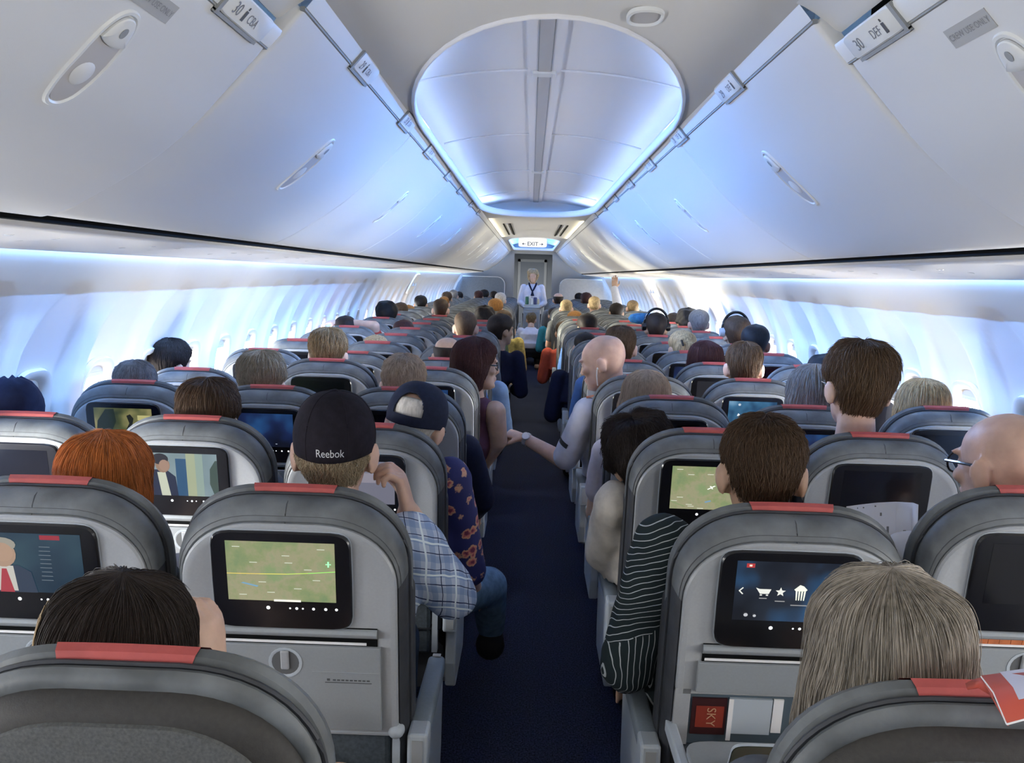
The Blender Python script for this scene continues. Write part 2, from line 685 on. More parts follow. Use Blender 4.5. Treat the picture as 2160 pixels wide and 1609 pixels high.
BINY = [1.90 + 1.655 * k for k in range(12)]
for sd, side in ((-1, 'left-side'), (1, 'right-side')):
    nb = 0
    for k in range(-2, 11):
        if k == -2:
            ya, yb, aft = Y0 + 0.002, BINY[0] - 1.012, 1.0
        elif k == -1:
            ya, yb, aft = BINY[0] - 1.008, BINY[0] - 0.003, 1.0
        else:
            ya, yb, aft = BINY[k] + 0.002, BINY[k + 1] - 0.002, 0.0
        if k == -2:
            lab = 'white overhead bin on the %s wall directly above the camera, cut off by the frame' % side
        elif k == -1:
            lab = 'nearest %s overhead bin, hanging lower with a dark gap above its rail' % side
        else:
            lab = 'white curved overhead bin, %s in the %s row past the gap' % (ORD[k + 1], side)
        b = thing('overhead_bin', lab, 'overhead bin', (0, 0, 0), 'overhead bins')
        bin_shell(sd, ya, yb, aft).build('door', m_bin, b, smooth=60)
        if k > -2:
            handle(sd, (ya + yb) / 2 + (0.03 if k >= 0 else 0.02), 0.70 if not aft else 0.642, aft, b)
    # rails along the inner edge
    for q, (ra, rb, aft) in enumerate(((Y0, BINY[0] - 0.002, 1.0), (BINY[0] + 0.0, Y1, 0.0))):
        mb = MB()
        x0, z0 = bprof(0.0, aft)
        sec = [(x0 - 0.001, z0 + 0.006), (x0 - 0.006, z0 + 0.004), (x0 - 0.030, z0 + 0.032), (x0 - 0.038, z0 + 0.044), (x0 - 0.036, z0 + 0.052), (x0 + 0.02, z0 + 0.055)]
        if aft:
            sec = [(x0 - 0.001, z0 + 0.003), (x0 - 0.006, z0 + 0.002), (x0 - 0.030, z0 + 0.028), (x0 - 0.033, z0 + 0.036), (x0 - 0.020, z0 + 0.040), (x0 + 0.06, z0 + 0.02)]
        nseg = 40
        rings = []
        for i in range(nseg + 1):
            rings.append([(sd * x, ra + (rb - ra) * i / nseg, z) for x, z in sec])
        mb.loft(rings, aft > 0, aft > 0, closed=False)
        mb.build('trim_%d' % (3 + q + (0 if sd < 0 else 2)), m_rail, kind='structure', smooth=30)
        g = MB()
        gx, gz = (x0 + 0.0005, z0 + 0.003)
        g.box((min(sd * (gx - 0.004), sd * (gx + 0.006)), ra, gz - 0.004), (max(sd * (gx - 0.004), sd * (gx + 0.006)), rb, gz + 0.004))
        g.build('trim_groove', m_line, kind='structure', smooth=0)
    # ceiling side panel over the two rear bins and the dark gap under it
    mb = MB()
    sec = [(0.462, 2.118), (0.478, 2.112), (0.500, 2.100), (0.530, 2.080), (0.545, 2.068), (0.556, 2.064), (0.566, 2.072), (0.57, 2.10)]
    mb.loft([[(sd * x, y, z) for x, z in sec] for y in (Y0, 0.4, 1.2, BINY[0] - 0.03, BINY[0] - 0.012, BINY[0] - 0.002)], False, False, closed=False)
    mb.build('trim_%d' % (7 if sd < 0 else 8), m_ceil, kind='structure', smooth=40)
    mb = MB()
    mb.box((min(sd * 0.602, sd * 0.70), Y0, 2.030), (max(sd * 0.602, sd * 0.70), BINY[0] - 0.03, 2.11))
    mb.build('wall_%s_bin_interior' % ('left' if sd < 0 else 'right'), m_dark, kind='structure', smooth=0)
    # bin backs / closure to the wall so no light leaks
    mb = MB()
    mb.loft([[(sd * x, y, z) for x, z in ((0.47, 2.16), (0.60, 2.35), (1.60, 1.95), (1.60, 1.76), (1.496, 1.695))] for y in (Y0, YB)], False, False, closed=False)
    mb.build('ceiling_side', m_ceil, kind='structure', smooth=0)
    # dark line between bins and service panels
    mb = MB()
    mb.box((min(sd * 1.046, sd * 1.075), Y0, 1.6535), (max(sd * 1.046, sd * 1.075), Y1, 1.680))
    mb.build('trim_gap', m_dark, kind='structure', smooth=0)
    # service panel strip
    mb = MB()
    sec = [(1.074, 1.672), (1.073, 1.652), (1.079, 1.642), (1.10, 1.637), (1.20, 1.634), (1.32, 1.624), (1.42, 1.612), (1.470, 1.605), (1.480, 1.609), (1.478, 1.64)]
    ny = 240
    rings = []
    for i in range(ny + 1):
        y = Y0 + (Y1 - Y0) * i / ny
        ph = ((y - 0.2) / 0.787) % 1.0
        sc = 0.008 * math.cos(2 * PI * ph)
        rings.append([(sd * x, y, z + (sc * sstep(1.08, 1.2, x) * sstep(1.46, 1.36, x))) for x, z in sec])
    mb.loft(rings, False, False, closed=False)
    mb.build('trim_%d' % (9 if sd < 0 else 10), m_psu, kind='structure', smooth=60)

# service units with reading lights and air nozzles, one per seat row and side
m_nozzle = mat('nozzle_grey', (0.36, 0.36, 0.35), 0.5)
m_lens = mat('lens_white', (0.8, 0.8, 0.78), 0.2)
for sd, side in ((-1, 'left-side'), (1, 'right-side')):
    for r in range(2, 11):
        yc = 0.20 + 0.787 * r + 0.39
        u = thing('service_unit', 'pale reading light unit under the %s bins, %s from the camera' % (side, ORD[r - 1]), 'service unit', (sd * 1.27, yc, 1.6345), 'passenger service units')
        Mr = Matrix.Rotation(sd * 0.09, 4, 'Y')
        mb = MB()
        ri = [[Mr @ Vector((p * f, q * f, h)) for p, q in superring(0.13, 0.20, 36, 2.4)] for f, h in ((1.0, 0.006), (0.98, -0.004), (0.9, -0.007), (0.1, -0.008))]
        mb.loft(ri, False, True)
        mb.build('panel', m_psu, u)
        for j in range(3):
            mb = MB()
            mb.ell(Mr @ Vector((-0.07 * sd, -0.10 + 0.1 * j, -0.008)), (0.016, 0.016, 0.006))
            mb.build('reading_light', m_lens, u)
            mb = MB()
            mb.tube([Mr @ Vector((0.02 * sd, -0.10 + 0.1 * j, -0.004)), Mr @ Vector((0.02 * sd, -0.10 + 0.1 * j, -0.0115))], [0.015, 0.012], 14)
            mb.build('air_nozzle', m_nozzle, u)

# row markers on the rails
m_ink = mat('sign_ink', (0.22, 0.22, 0.23), 0.6)
MARK = {-1: [(1.72, '30', 1), (2.50, '29', 0), (3.34, '28', 0), (4.10, '27', 0), (5.05, '26', 0), (5.88, '25', 0), (6.97, '24', 0), (7.9, '23', 0)],
        1: [(1.73, '30', 1), (2.62, '29', 0), (3.50, '28', 0), (4.34, '27', 0), (5.2, '26', 0), (6.1, '25', 0), (7.0, '24', 0), (7.9, '23', 0)]}
for sd in (-1, 1):
    for y, num, aft in MARK[sd]:
        x0, z0 = bprof(0.0, float(aft))
        k = thing('row_sign', 'white row sign numbered %s clipped on the %s bin rail' % (num, 'left-side' if sd < 0 else 'right-side'), 'sign', (sd * (x0 - 0.018), y, z0 + 0.017), 'row signs')
        # frame: a along Y, b up the rail face, h outwards
        bd = Vector((-sd * 0.66, 0, 0.75)).normalized()
        hd = Vector((-sd * 0.75, 0, -0.66)).normalized()

        def Q(a, b, h):
            return Vector((0, a, 0)) + bd * b + hd * h
        mb = MB()
        ri = []
        for ins, h in ((0, -0.006), (0, 0.003), (0.003, 0.0055)):
            ri.append([Q(p * (0.115 - ins) / 0.115, q * (0.026 - ins) / 0.026, h) for p, q in superring(0.115, 0.026, 28, 9)])
        mb.loft(ri, False, True)
        mb.build('plate', m_rail, k)
        mb = MB()
        mb.box((-0.125, -0.030, -0.001), (-0.112, 0.026, 0.0058))
        mb.box((-0.125, -0.0335, -0.001), (0.10, -0.0265, 0.0048))
        mb.v = [tuple(Q(a, b, h)) for a, b, h in mb.v]
        mb.build('plate_edge', m_line, k, smooth=0)
        fnn = (lambda a, b, h: Q(a, b, 0.0062)) if sd < 0 else (lambda a, b, h: Q(-a, b, 0.0062))
        text_mesh(num, 0.034, m_ink, 'row_number', k, None, lambda a, b, h: fnn(a - 0.062, b - 0.003, h))
        text_mesh('CBA' if sd < 0 else 'DEF', 0.026, m_ink, 'seat_letters', k, None, lambda a, b, h: fnn(a + 0.022, b - 0.003, h))
        mb = MB()
        xx = -0.022 if sd < 0 else 0.062
        mb.box((xx - 0.006, -0.015, 0.0060), (xx + 0.006, 0.006, 0.0064))
        mb.box((xx - 0.003, 0.008, 0.0060), (xx + 0.003, 0.014, 0.0064))
        mb.v = [tuple(fnn(a, b, h)) for a, b, h in mb.v]
        mb.build('seat_symbol', m_ink, k, smooth=0)

# grey stickers on the nearest bins
for sd in (-1, 1):
    t = tfor(0.545)
    x2, z2 = bprof(t, 1.0)
    n2 = bnorm(t, 1.0)
    Yc = 1.468 if sd > 0 else 1.44
    k = thing('placard', 'grey sticker with printed notice on the nearest %s bin' % ('left-side' if sd < 0 else 'right-side'), 'sticker', (sd * x2, Yc, z2), 'bin stickers')
    bd = Vector((sd * (-n2.y), 0, n2.x)).normalized()
    if bd.z < 0:
        bd = -bd
    hd = Vector((sd * n2.x, 0, n2.y))

    def Q2(a, b, h):
        return Vector((0, a, 0)) + bd * b + hd * h
    mb = MB()
    mb.box((-0.066, -0.017, -0.001), (0.066, 0.017, 0.0012))
    mb.v = [tuple(Q2(*v)) for v in mb.v]
    mb.build('backing', mat('sticker_grey', (0.42, 0.42, 0.41), 0.6), k, smooth=0)
    sg = 1 if sd < 0 else -1
    text_mesh('CREW USE ONLY', 0.016, mat('sticker_ink', (0.25, 0.25, 0.25), 0.6), 'notice', k, None, lambda a, b, h: Q2(sg * a, b, 0.0016))

# ---------------------------------------------------- partitions up front
mb = MB()
for xa, xb in ((-1.75, -0.40), (0.42, 1.75)):
    mb.box((xa, YB, 0), (xb, YB + 0.05, 2.3))
mb.box((-0.40, YB, 2.06), (0.42, YB + 0.05, 2.3))
mb.build('wall_front', m_grey, kind='structure', smooth=0)
mb = MB()
mb.box((-1.75, Y0 - 0.05, 0), (1.75, Y0, 2.36))
mb.build('wall_back', m_grey, kind='structure', smooth=0)
mb = MB()
mb.box((-0.85, YF, 0), (0.85, YF + 0.05, 2.3))
mb.build('wall_far', m_grey, kind='structure', smooth=0)
for sd in (-1, 1):
    mb = MB()
    mb.box((min(sd * 0.75, sd * 0.80), YB + 0.05, 0), (max(sd * 0.75, sd * 0.80), YF, 2.3))
    mb.build('wall_galley_%s' % ('left' if sd < 0 else 'right'), m_divlight, kind='structure', smooth=0)
mb = MB()
mb.box((-0.85, YB + 0.05, 2.2), (0.85, YF, 2.25))
mb.build('ceiling_galley', m_ceil, kind='structure', smooth=0)
mb = MB()
mb.box((-0.33, YF - 0.03, 0), (0.33, YF - 0.005, 1.98))
dr = mb.build('door_1', mat('door_grey', (0.40, 0.43, 0.47), 0.5), kind='structure', smooth=0)
mb = MB()
for a_, b_ in (((-0.40, YF - 0.04, 0), (-0.33, YF - 0.005, 2.05)), ((0.33, YF - 0.04, 0), (0.40, YF - 0.005, 2.05)), ((-0.40, YF - 0.04, 1.98), (0.40, YF - 0.005, 2.05))):
    mb.box(a_, b_)
mb.build('door_frame', m_rail, dr, smooth=0)
# class dividers: fabric panels with a rounded upper corner
for sd, lab, mt_ in ((-1, 'dark blue-grey fabric cabin divider on the left-side of the aisle', m_fabric_wall), (1, 'pale grey cabin divider on the right-side of the aisle', m_divlight)):
    y = Y1 + 0.10
    pts = [(0.60, 0.25), (0.60, 1.38)]
    for k in range(9):
        a_ = PI - (PI / 2) * k / 8
        pts.append((0.60 + 0.16 + 0.16 * math.cos(a_), 1.38 + 0.16 * math.sin(a_)))
    pts += [(1.50, 1.54), (1.60, 1.40), (1.68, 1.2), (1.70, 0.9), (1.68, 0.25)]
    t = thing('cabin_divider', lab, 'divider', (0, y, 0))
    mb = MB()
    mb.loft([[(sd * x, yy, z) for x, z in pts] for yy in (-0.02, 0.02)])
    bevel(mb.build('panel', mt_, t, smooth=0), 0.006)
    mb = MB()
    mb.tube([(sd * x, -0.0, z) for x, z in pts[:12]], 0.017, 8)
    mb.build('edge_trim', m_rail, t)
    mb = MB()
    for xx in (0.8, 1.5):
        mb.box((min(sd * xx, sd * (xx + 0.05)), -0.02, 0), (max(sd * xx, sd * (xx + 0.05)), 0.02, 0.27))
    mb.build('foot', m_rail, t, smooth=0)

# EXIT sign hanging below the ceiling
ex = thing('exit_sign', 'white lit EXIT sign with an arrow at each side hanging over the aisle', 'sign', (-0.022, 15.5, 2.135))
mb = MB()
ri = []
for ins, y in ((0.006, 0.03), (0, 0.024), (0, -0.024), (0.006, -0.03)):
    ri.append([(p * (0.235 - ins) / 0.235, y, q * (0.078 - ins) / 0.078) for p, q in superring(0.235, 0.078, 40, 8)])
mb.loft(ri)
mb.build('housing', emat('exit_sign_white', (1.0, 1.0, 0.98), 0.62), ex)
mb = MB()
for xx in (-0.12, 0.12):
    mb.cyl((xx, 0, 0.07), (xx, 0, 0.0 + 0.15), 0.012)
mb.build('hanger', m_rail, ex)
m_black = mat('ink_black', (0.02, 0.02, 0.02), 0.6)
text_mesh('EXIT', 0.088, m_black, 'lettering', ex, None, lambda a, b, h: Vector((a, -0.0312, b - 0.028)))
for sg in (-1, 1):
    mb = MB()
    y = -0.0312
    mb.add([(sg * 0.115, y, -0.031), (sg * 0.150, y, -0.031), (sg * 0.150, y, -0.025), (sg * 0.115, y, -0.025), (sg * 0.148, y, -0.046), (sg * 0.176, y, -0.028), (sg * 0.148, y, -0.010)], [(0, 1, 2, 3), (4, 5, 6)])
    mb.build('arrow', m_black, ex, smooth=0, fix=False)

# air grilles in the ceiling between the two domes
for sd in (-1, 1):
    g = thing('air_grille', 'slotted air grille in the ceiling between the light domes, %s of the aisle' % ('left-side' if sd < 0 else 'right-side'), 'grille', (sd * 0.31, 11.4, ceilz(0.31) - 0.004), 'ceiling grilles')
    for j in range(3):
        mb = MB()
        mb.box((-0.045 + 0.035 * j, -1.3, -0.004), (-0.028 + 0.035 * j, 1.3, 0.004))
        mb.build('slot', m_dark if j != 1 else m_rail, g, smooth=0)
# ------------------------------------------------------------------ seats
m_leather = mat('seat_leather', (0.112, 0.122, 0.128), 0.5, noise=0.38, nscale=14, bump=0.25, bscale=60, spec=0.45)
m_leather_d = mat('seat_leather_dark', (0.032, 0.035, 0.042), 0.55, noise=0.25, nscale=18, bump=0.2, bscale=60)
m_red = mat('red_tab_leather', (0.40, 0.075, 0.068), 0.5, noise=0.10, nscale=30, bump=0.15, bscale=80)
m_shell = mat('seat_shell_plastic', (0.31, 0.325, 0.34), 0.38, noise=0.03, nscale=200, bump=0.05, bscale=700, spec=0.45)
m_shell2 = mat('seat_tray_plastic', (0.25, 0.27, 0.285), 0.45, noise=0.03, nscale=200, bump=0.05, bscale=700)
m_bezel = mat('monitor_black', (0.006, 0.006, 0.008), 0.22, spec=0.5)
m_screen = mat('screen_black', (0.004, 0.004, 0.006), 0.10, spec=0.55)
m_char = mat('charcoal_plastic', (0.030, 0.028, 0.026), 0.6, noise=0.15, nscale=150, bump=0.1, bscale=500)
m_blank = mat('blank_panel_grey', (0.085, 0.088, 0.088), 0.7, noise=0.25, nscale=260, bump=0.15, bscale=500)
m_seam = mat('seam_thread', (0.07, 0.075, 0.08), 0.8)
m_pad = mat('armrest_pad', (0.16, 0.19, 0.22), 0.6, noise=0.06, nscale=150, bump=0.08, bscale=500)
m_arm = mat('armrest_plastic', (0.38, 0.42, 0.46), 0.45, noise=0.03, nscale=150)
m_metal = mat('seat_metal', (0.45, 0.46, 0.47), 0.35, metal=0.7)
m_pocket = mat('pocket_net', (0.06, 0.075, 0.09), 0.8, noise=0.25, nscale=120)
m_paper = mat('paper_white', (0.75, 0.75, 0.76), 0.7)
m_dots = emat('touch_key_glow', (0.9, 0.95, 1.0), 0.9)
REC = math.radians(10.5)
SH = 1.139
VO = -0.022


def BF(x, v, o):
    return (x, v * math.sin(REC) - o * math.cos(REC), SH - v * math.cos(REC) - o * math.sin(REC))


def outl(ix, iv, vb, o, n=10, w0=0.232, rx0=0.165, ry0=0.150):
    w = w0 - ix
    rx, ry = max(rx0 - ix * 0.6, 0.03), max(ry0 - iv * 0.55, 0.03)
    pts = [(-w, vb)]
    for k in range(n + 1):
        a = PI - PI / 2 * k / n
        pts.append((-w + rx + rx * math.copysign(abs(math.cos(a)) ** 0.88, math.cos(a)), iv + ry - ry * abs(math.sin(a)) ** 0.88))
    for k in range(n + 1):
        a = PI / 2 - PI / 2 * k / n
        pts.append((w - rx + rx * math.copysign(abs(math.cos(a)) ** 0.88, math.cos(a)), iv + ry - ry * abs(math.sin(a)) ** 0.88))
    pts.append((w, vb))
    return [BF(x, v + 0.010 * (x / w) ** 2, o) for x, v in pts]


def bfbox(mb, x0, x1, v0, v1, o0, o1):
    k = len(mb.v)
    mb.box((x0, v0, o0), (x1, v1, o1))
    mb.v[k:] = [BF(p[0], p[1] + VO, p[2]) for p in mb.v[k:]]


def rrect(cx, cv, hx, hv, o, e=9, n=28):
    return [BF(cx + p, cv + q + VO, o) for p, q in superring(hx, hv, n, e)]


def circ(cx, cv, r, o, n=20):
    return [BF(cx + r * math.cos(2 * PI * k / n), cv + r * math.sin(2 * PI * k / n) + VO, o) for k in range(n)]


# ---- what the screens show
def screen_mat(name, build):
    mt = D.materials.new(name)
    mt.use_nodes = True
    nt = mt.node_tree
    b = nt.nodes['Principled BSDF']
    b.inputs['Base Color'].default_value = (0.004, 0.004, 0.006, 1)
    b.inputs['Roughness'].default_value = 0.15
    tc = nt.nodes.new('ShaderNodeTexCoord')
    src = build(nt, tc)
    nt.links.new(src, b.inputs['Emission Color'])
    b.inputs['Emission Strength'].default_value = 1.0
    return mt


def _map(nt, tc):
    n = nt.nodes.new('ShaderNodeTexNoise')
    n.inputs['Scale'].default_value = 16
    n.inputs['Detail'].default_value = 8
    n.inputs['Roughness'].default_value = 0.62
    nt.links.new(tc.outputs['Object'], n.inputs['Vector'])
    r = ramp(nt, [(0.34, (0.12, 0.17, 0.085)), (0.46, (0.165, 0.195, 0.095)), (0.55, (0.215, 0.205, 0.125)), (0.66, (0.155, 0.205, 0.10))])
    nt.links.new(n.outputs['Fac'], r.inputs[0])
    return r.outputs[0]


def _glow(c0, c1, c2, sc):
    def f(nt, tc):
        n = nt.nodes.new('ShaderNodeTexNoise')
        n.inputs['Scale'].default_value = sc
        n.inputs['Detail'].default_value = 2
        nt.links.new(tc.outputs['Object'], n.inputs['Vector'])
        r = ramp(nt, [(0.35, c0), (0.52, c1), (0.68, c2)])
        nt.links.new(n.outputs['Fac'], r.inputs[0])
        return r.outputs[0]
    return f


M_MAP = screen_mat('screen_map', _map)
M_MENU = screen_mat('screen_menu', _glow((0.004, 0.005, 0.008), (0.010, 0.014, 0.022), (0.016, 0.05, 0.11), 9))
M_BLUE = screen_mat('screen_blue', _glow((0.008, 0.03, 0.07), (0.03, 0.10, 0.18), (0.10, 0.20, 0.30), 11))
M_NAVY = screen_mat('screen_navy', _glow((0.003, 0.004, 0.010), (0.006, 0.012, 0.045), (0.012, 0.05, 0.14), 8))
M_NEWS = screen_mat('screen_news', _glow((0.008, 0.020, 0.035), (0.012, 0.028, 0.045), (0.02, 0.045, 0.06), 8))
M_FILM = screen_mat('screen_film', _glow((0.10, 0.145, 0.16), (0.145, 0.195, 0.21), (0.19, 0.25, 0.26), 6))
M_FILM2 = screen_mat('screen_scene', _glow((0.010, 0.018, 0.012), (0.06, 0.068, 0.028), (0.15, 0.14, 0.06), 12))
PAL = {}


def pal(c):
    k = 'screen_%02x%02x%02x' % tuple(int(min(1, q) * 255) for q in c)
    if k not in PAL:
        PAL[k] = screen_mat(k, lambda nt, tc: (lambda r: (setattr(r.outputs[0], 'default_value', (*c, 1)), r.outputs[0])[1])(nt.nodes.new('ShaderNodeRGB')))
    return PAL[k]


DX, DV, DHX, DHV = -0.0115, 0.1645, 0.1055, 0.0635


class Disp:
    def __init__(s, base):
        s.mb = MB()
        s.mats = [base]
        s.lv = 0
        s.poly([(-1, -1), (1, -1), (1, 1), (-1, 1)])

    def poly(s, pts, c=None):
        if c is not None:
            m_ = pal(c)
            if m_ not in s.mats:
                s.mats.append(m_)
            s.mb.mi = s.mats.index(m_)
        o = 0.0468 + 0.00012 * s.lv
        s.lv += 1
        s.mb.add([BF(DX + x * DHX, DV + VO - y * DHV, o) for x, y in pts], [tuple(range(len(pts)))])

    def oval(s, cx, cy, rx, ry, c, n=14):
        s.poly([(cx + rx * math.cos(2 * PI * k / n), cy + ry * math.sin(2 * PI * k / n)) for k in range(n)], c)

    def rect(s, x0, y0, x1, y1, c):
        s.poly([(x0, y0), (x1, y0), (x1, y1), (x0, y1)], c)


WT = (0.55, 0.56, 0.52)


def display(kind):
    if kind == 'map':
        d = Disp(M_MAP)
        pts = [(-1, -0.10), (-0.4, -0.09), (0.1, -0.07), (0.5, -0.02), (1, 0.06)]
        for k, (p, q) in enumerate(zip(pts[:-1], pts[1:])):
            d.poly([(p[0], p[1] - .012), (q[0], q[1] - .012), (q[0], q[1] + .012), (p[0], p[1] + .012)], [(0.55, 0.42, 0.10), (0.55, 0.5, 0.10), (0.4, 0.55, 0.10), (0.25, 0.62, 0.12)][k])
        for x, y in ((0.1, 0.55), (-0.5, 0.3), (0.5, 0.1), (0.65, -0.25), (-0.2, -0.7), (0.3, -0.55), (-0.72, -0.8), (0.15, 0.32), (-0.35, -0.35), (0.75, 0.8), (-0.8, 0.82)):
            d.rect(x - .07, y - .012, x + .07, y + .012, (0.42, 0.45, 0.36))
        d.poly([(-0.75, -0.40), (-0.45, -0.52), (-0.42, -0.48), (-0.7, -0.37)], (0.12, 0.24, 0.34))
        d.rect(0.83, 0.30, 0.93, 0.33, (0.3, 0.85, 0.4))
        d.rect(0.865, 0.22, 0.895, 0.41, (0.3, 0.85, 0.4))
        d.rect(-0.15, -1.0, 0.35, -0.93, (0.62, 0.62, 0.55))
    elif kind == 'map_plane':
        d = Disp(M_MAP)
        for x, y in ((-0.8, 0.85), (-0.5, 0.62), (0.0, 0.65), (-0.75, -0.45), (-0.9, -0.62), (-0.5, -0.78), (-0.45, -0.86), (-0.2, -0.95)):
            d.rect(x - .08, y - .014, x + .08, y + .014, (0.45, 0.47, 0.38))
        d.poly([(-0.04, -0.06), (0.16, 0.12), (0.12, 0.14), (-0.06, -0.03)], (0.65, 0.68, 0.6))
        d.poly([(0.0, 0.12), (0.04, 0.12), (0.10, -0.02), (0.06, -0.02)], (0.65, 0.68, 0.6))
        d.poly([(-0.1, -0.62), (0.05, -0.55), (0.07, -0.6), (-0.08, -0.68)], (0.12, 0.22, 0.32))
        d.poly([(-1, -0.6), (-0.6, -0.85), (-0.62, -0.9), (-1, -0.66)], (0.16, 0.2, 0.1))
    elif kind == 'news':
        d = Disp(M_NEWS)
        d.rect(0.25, 0.80, 0.62, 0.95, (0.20, 0.02, 0.03))
        for k in range(9):
            d.rect(0.22 - 0.01 * (k % 3), 0.55 - 0.14 * k, 0.42, 0.575 - 0.14 * k, (0.09, 0.11, 0.13))
        d.poly([(-1, -1), (-1, -0.3), (-0.75, -0.08), (-0.2, -0.08), (0.02, -0.3), (0.1, -1)], (0.02, 0.03, 0.05))
        d.poly([(-0.72, -0.95), (-0.66, -0.1), (-0.30, -0.1), (-0.26, -0.95)], (0.34, 0.33, 0.30))
        d.poly([(-0.60, -1), (-0.52, -0.2), (-0.43, -0.2), (-0.33, -1)], (0.24, 0.03, 0.04))
        d.oval(-0.47, 0.30, 0.25, 0.44, (0.25, 0.17, 0.12), 18)
        d.oval(-0.47, 0.62, 0.27, 0.24, (0.20, 0.19, 0.16), 16)
        d.oval(-0.47, 0.36, 0.21, 0.32, (0.27, 0.18, 0.125), 16)
    elif kind == 'film':
        d = Disp(M_FILM)
        d.rect(-0.10, -1, 0.18, 0.75, (0.02, 0.06, 0.12))
        d.rect(0.18, -1, 0.42, 1, (0.23, 0.26, 0.17))
        d.rect(0.42, -1, 0.62, 1, (0.17, 0.23, 0.20))
        d.poly([(0.95, 0.7), (0.8, 0.3), (0.78, -0.4), (0.9, -1), (1, -1), (1, 0.7)], (0.03, 0.05, 0.04))
        d.poly([(-1, -1), (-0.95, 0.0), (-0.72, 0.22), (-0.35, 0.22), (-0.12, -0.1), (-0.08, -1)], (0.015, 0.02, 0.04))
        d.poly([(-0.52, -1), (-0.60, 0.10), (-0.38, 0.10), (-0.28, -1)], (0.36, 0.38, 0.30))
        d.oval(-0.44, 0.44, 0.19, 0.36, (0.20, 0.13, 0.09), 16)
        d.oval(-0.50, 0.72, 0.22, 0.26, (0.02, 0.02, 0.025), 16)
        d.oval(-0.40, 0.42, 0.14, 0.27, (0.23, 0.15, 0.11), 14)
    elif kind == 'scene':
        d = Disp(M_FILM2)
        d.poly([(-1, -1), (-0.9, 0.2), (-0.6, 0.9), (-0.3, 0.95), (-0.25, 0.2), (-0.4, -0.3), (-0.2, -1)], (0.010, 0.016, 0.012))
        d.poly([(0.05, -1), (0.1, -0.2), (0.2, 0.1), (0.12, 0.55), (0.25, 0.65), (0.36, 0.4), (0.3, 0.0), (0.42, -1)], (0.010, 0.012, 0.010))
        d.poly([(-0.6, -1), (-0.4, -0.62), (-0.1, -0.8), (-0.05, -1)], (0.16, 0.06, 0.02))
        d.rect(0.5, 0.3, 0.95, 0.6, (0.3, 0.28, 0.12))
    elif kind == 'menu':
        d = Disp(M_MENU)
        d.rect(-0.83, 0.78, -0.68, 0.92, (0.30, 0.03, 0.03))
        d.rect(-0.78, 0.82, -0.73, 0.88, (0.7, 0.55, 0.45))
        y = 0.0
        d.poly([(-0.93, y), (-0.86, y + .12), (-0.84, y + .10), (-0.90, y), (-0.84, y - .10), (-0.86, y - .12)], WT)
        d.poly([(-0.62, .12), (-0.55, .08), (-0.34, .08), (-0.38, -.08), (-0.54, -.08)], WT)
        d.rect(-0.54, -.14, -0.50, -.10, WT)
        d.rect(-0.43, -.14, -0.39, -.10, WT)
        st = []
        for k in range(10):
            r = 0.16 if k % 2 == 0 else 0.07
            a = PI / 2 + k * PI / 5
            st.append((-0.17 + r * 0.6 * math.cos(a), r * math.sin(a)))
        d.poly(st, WT)
        d.poly([(0.07, 0.10), (0.17, 0.26), (0.24, 0.22), (0.31, 0.10), (0.28, 0.05), (0.10, 0.05)], (0.62, 0.66, 0.55))
        for q in range(4):
            x = 0.10 + 0.05 * q
            d.poly([(x, 0.05), (x + 0.032, 0.05), (x + 0.026 + 0.006 * (1.5 - q), -0.26), (x + 0.006 + 0.006 * (1.5 - q), -0.26)], (0.62, 0.66, 0.55))
        d.poly([(0.50, -.14), (0.58, -.02), (0.50, .08), (0.54, .10), (0.62, .02), (0.68, .14), (0.72, .16), (0.70, .08), (0.64, -.02), (0.66, -.14), (0.63, -.14), (0.60, -.06), (0.54, -.16)], WT)
        for x, w_, yy in ((-0.48, .07, -.22), (-0.17, .09, -.30), (0.19, .16, -.42), (0.60, .07, -.30)):
            d.rect(x - w_, yy - .018, x + w_, yy + .012, (0.22, 0.22, 0.22))
        d.oval(-0.76, -0.80, 0.04, 0.06, (0.35, 0.36, 0.38), 10)
        d.oval(-0.60, -0.82, 0.03, 0.045, (0.35, 0.36, 0.38), 10)
    elif kind == 'blue':
        d = Disp(M_BLUE)
        for x in (-0.62, -0.36, -0.05, 0.3):
            d.poly([(x, -.05), (x + .05, .12), (x + .12, .02), (x + .08, -.14)], (0.5, 0.56, 0.6))
        d.oval(-0.55, 0.75, 0.06, 0.09, (0.35, 0.40, 0.45), 8)
    elif kind == 'navy':
        d = Disp(M_NAVY)
        for x in (-0.5, -0.2, 0.1, 0.4):
            d.rect(x - .03, -0.84, x + .03, -0.80, (0.3, 0.33, 0.4))
    elif kind == 'face':
        d = Disp(pal((0.012, 0.012, 0.014)))
        d.rect(-0.55, 0.0, -0.2, 0.03, (0.4, 0.4, 0.42))
        d.rect(-0.55, -0.1, -0.15, -0.07, (0.3, 0.3, 0.32))
        d.oval(0.42, 0.05, 0.20, 0.34, (0.015, 0.013, 0.013), 14)
        d.oval(0.42, 0.0, 0.15, 0.25, (0.45, 0.34, 0.26), 14)
    elif kind == 'warm':
        d = Disp(M_NAVY)
        d.rect(-0.3, -0.3, 0.6, 0.1, (0.35, 0.14, 0.07))
    elif kind == 'lit':
        d = Disp(pal((0.10, 0.10, 0.13)))
        d.rect(-0.8, 0.0, 0.8, 0.45, (0.16, 0.15, 0.18))
    else:
        d = Disp(m_screen)
    return d


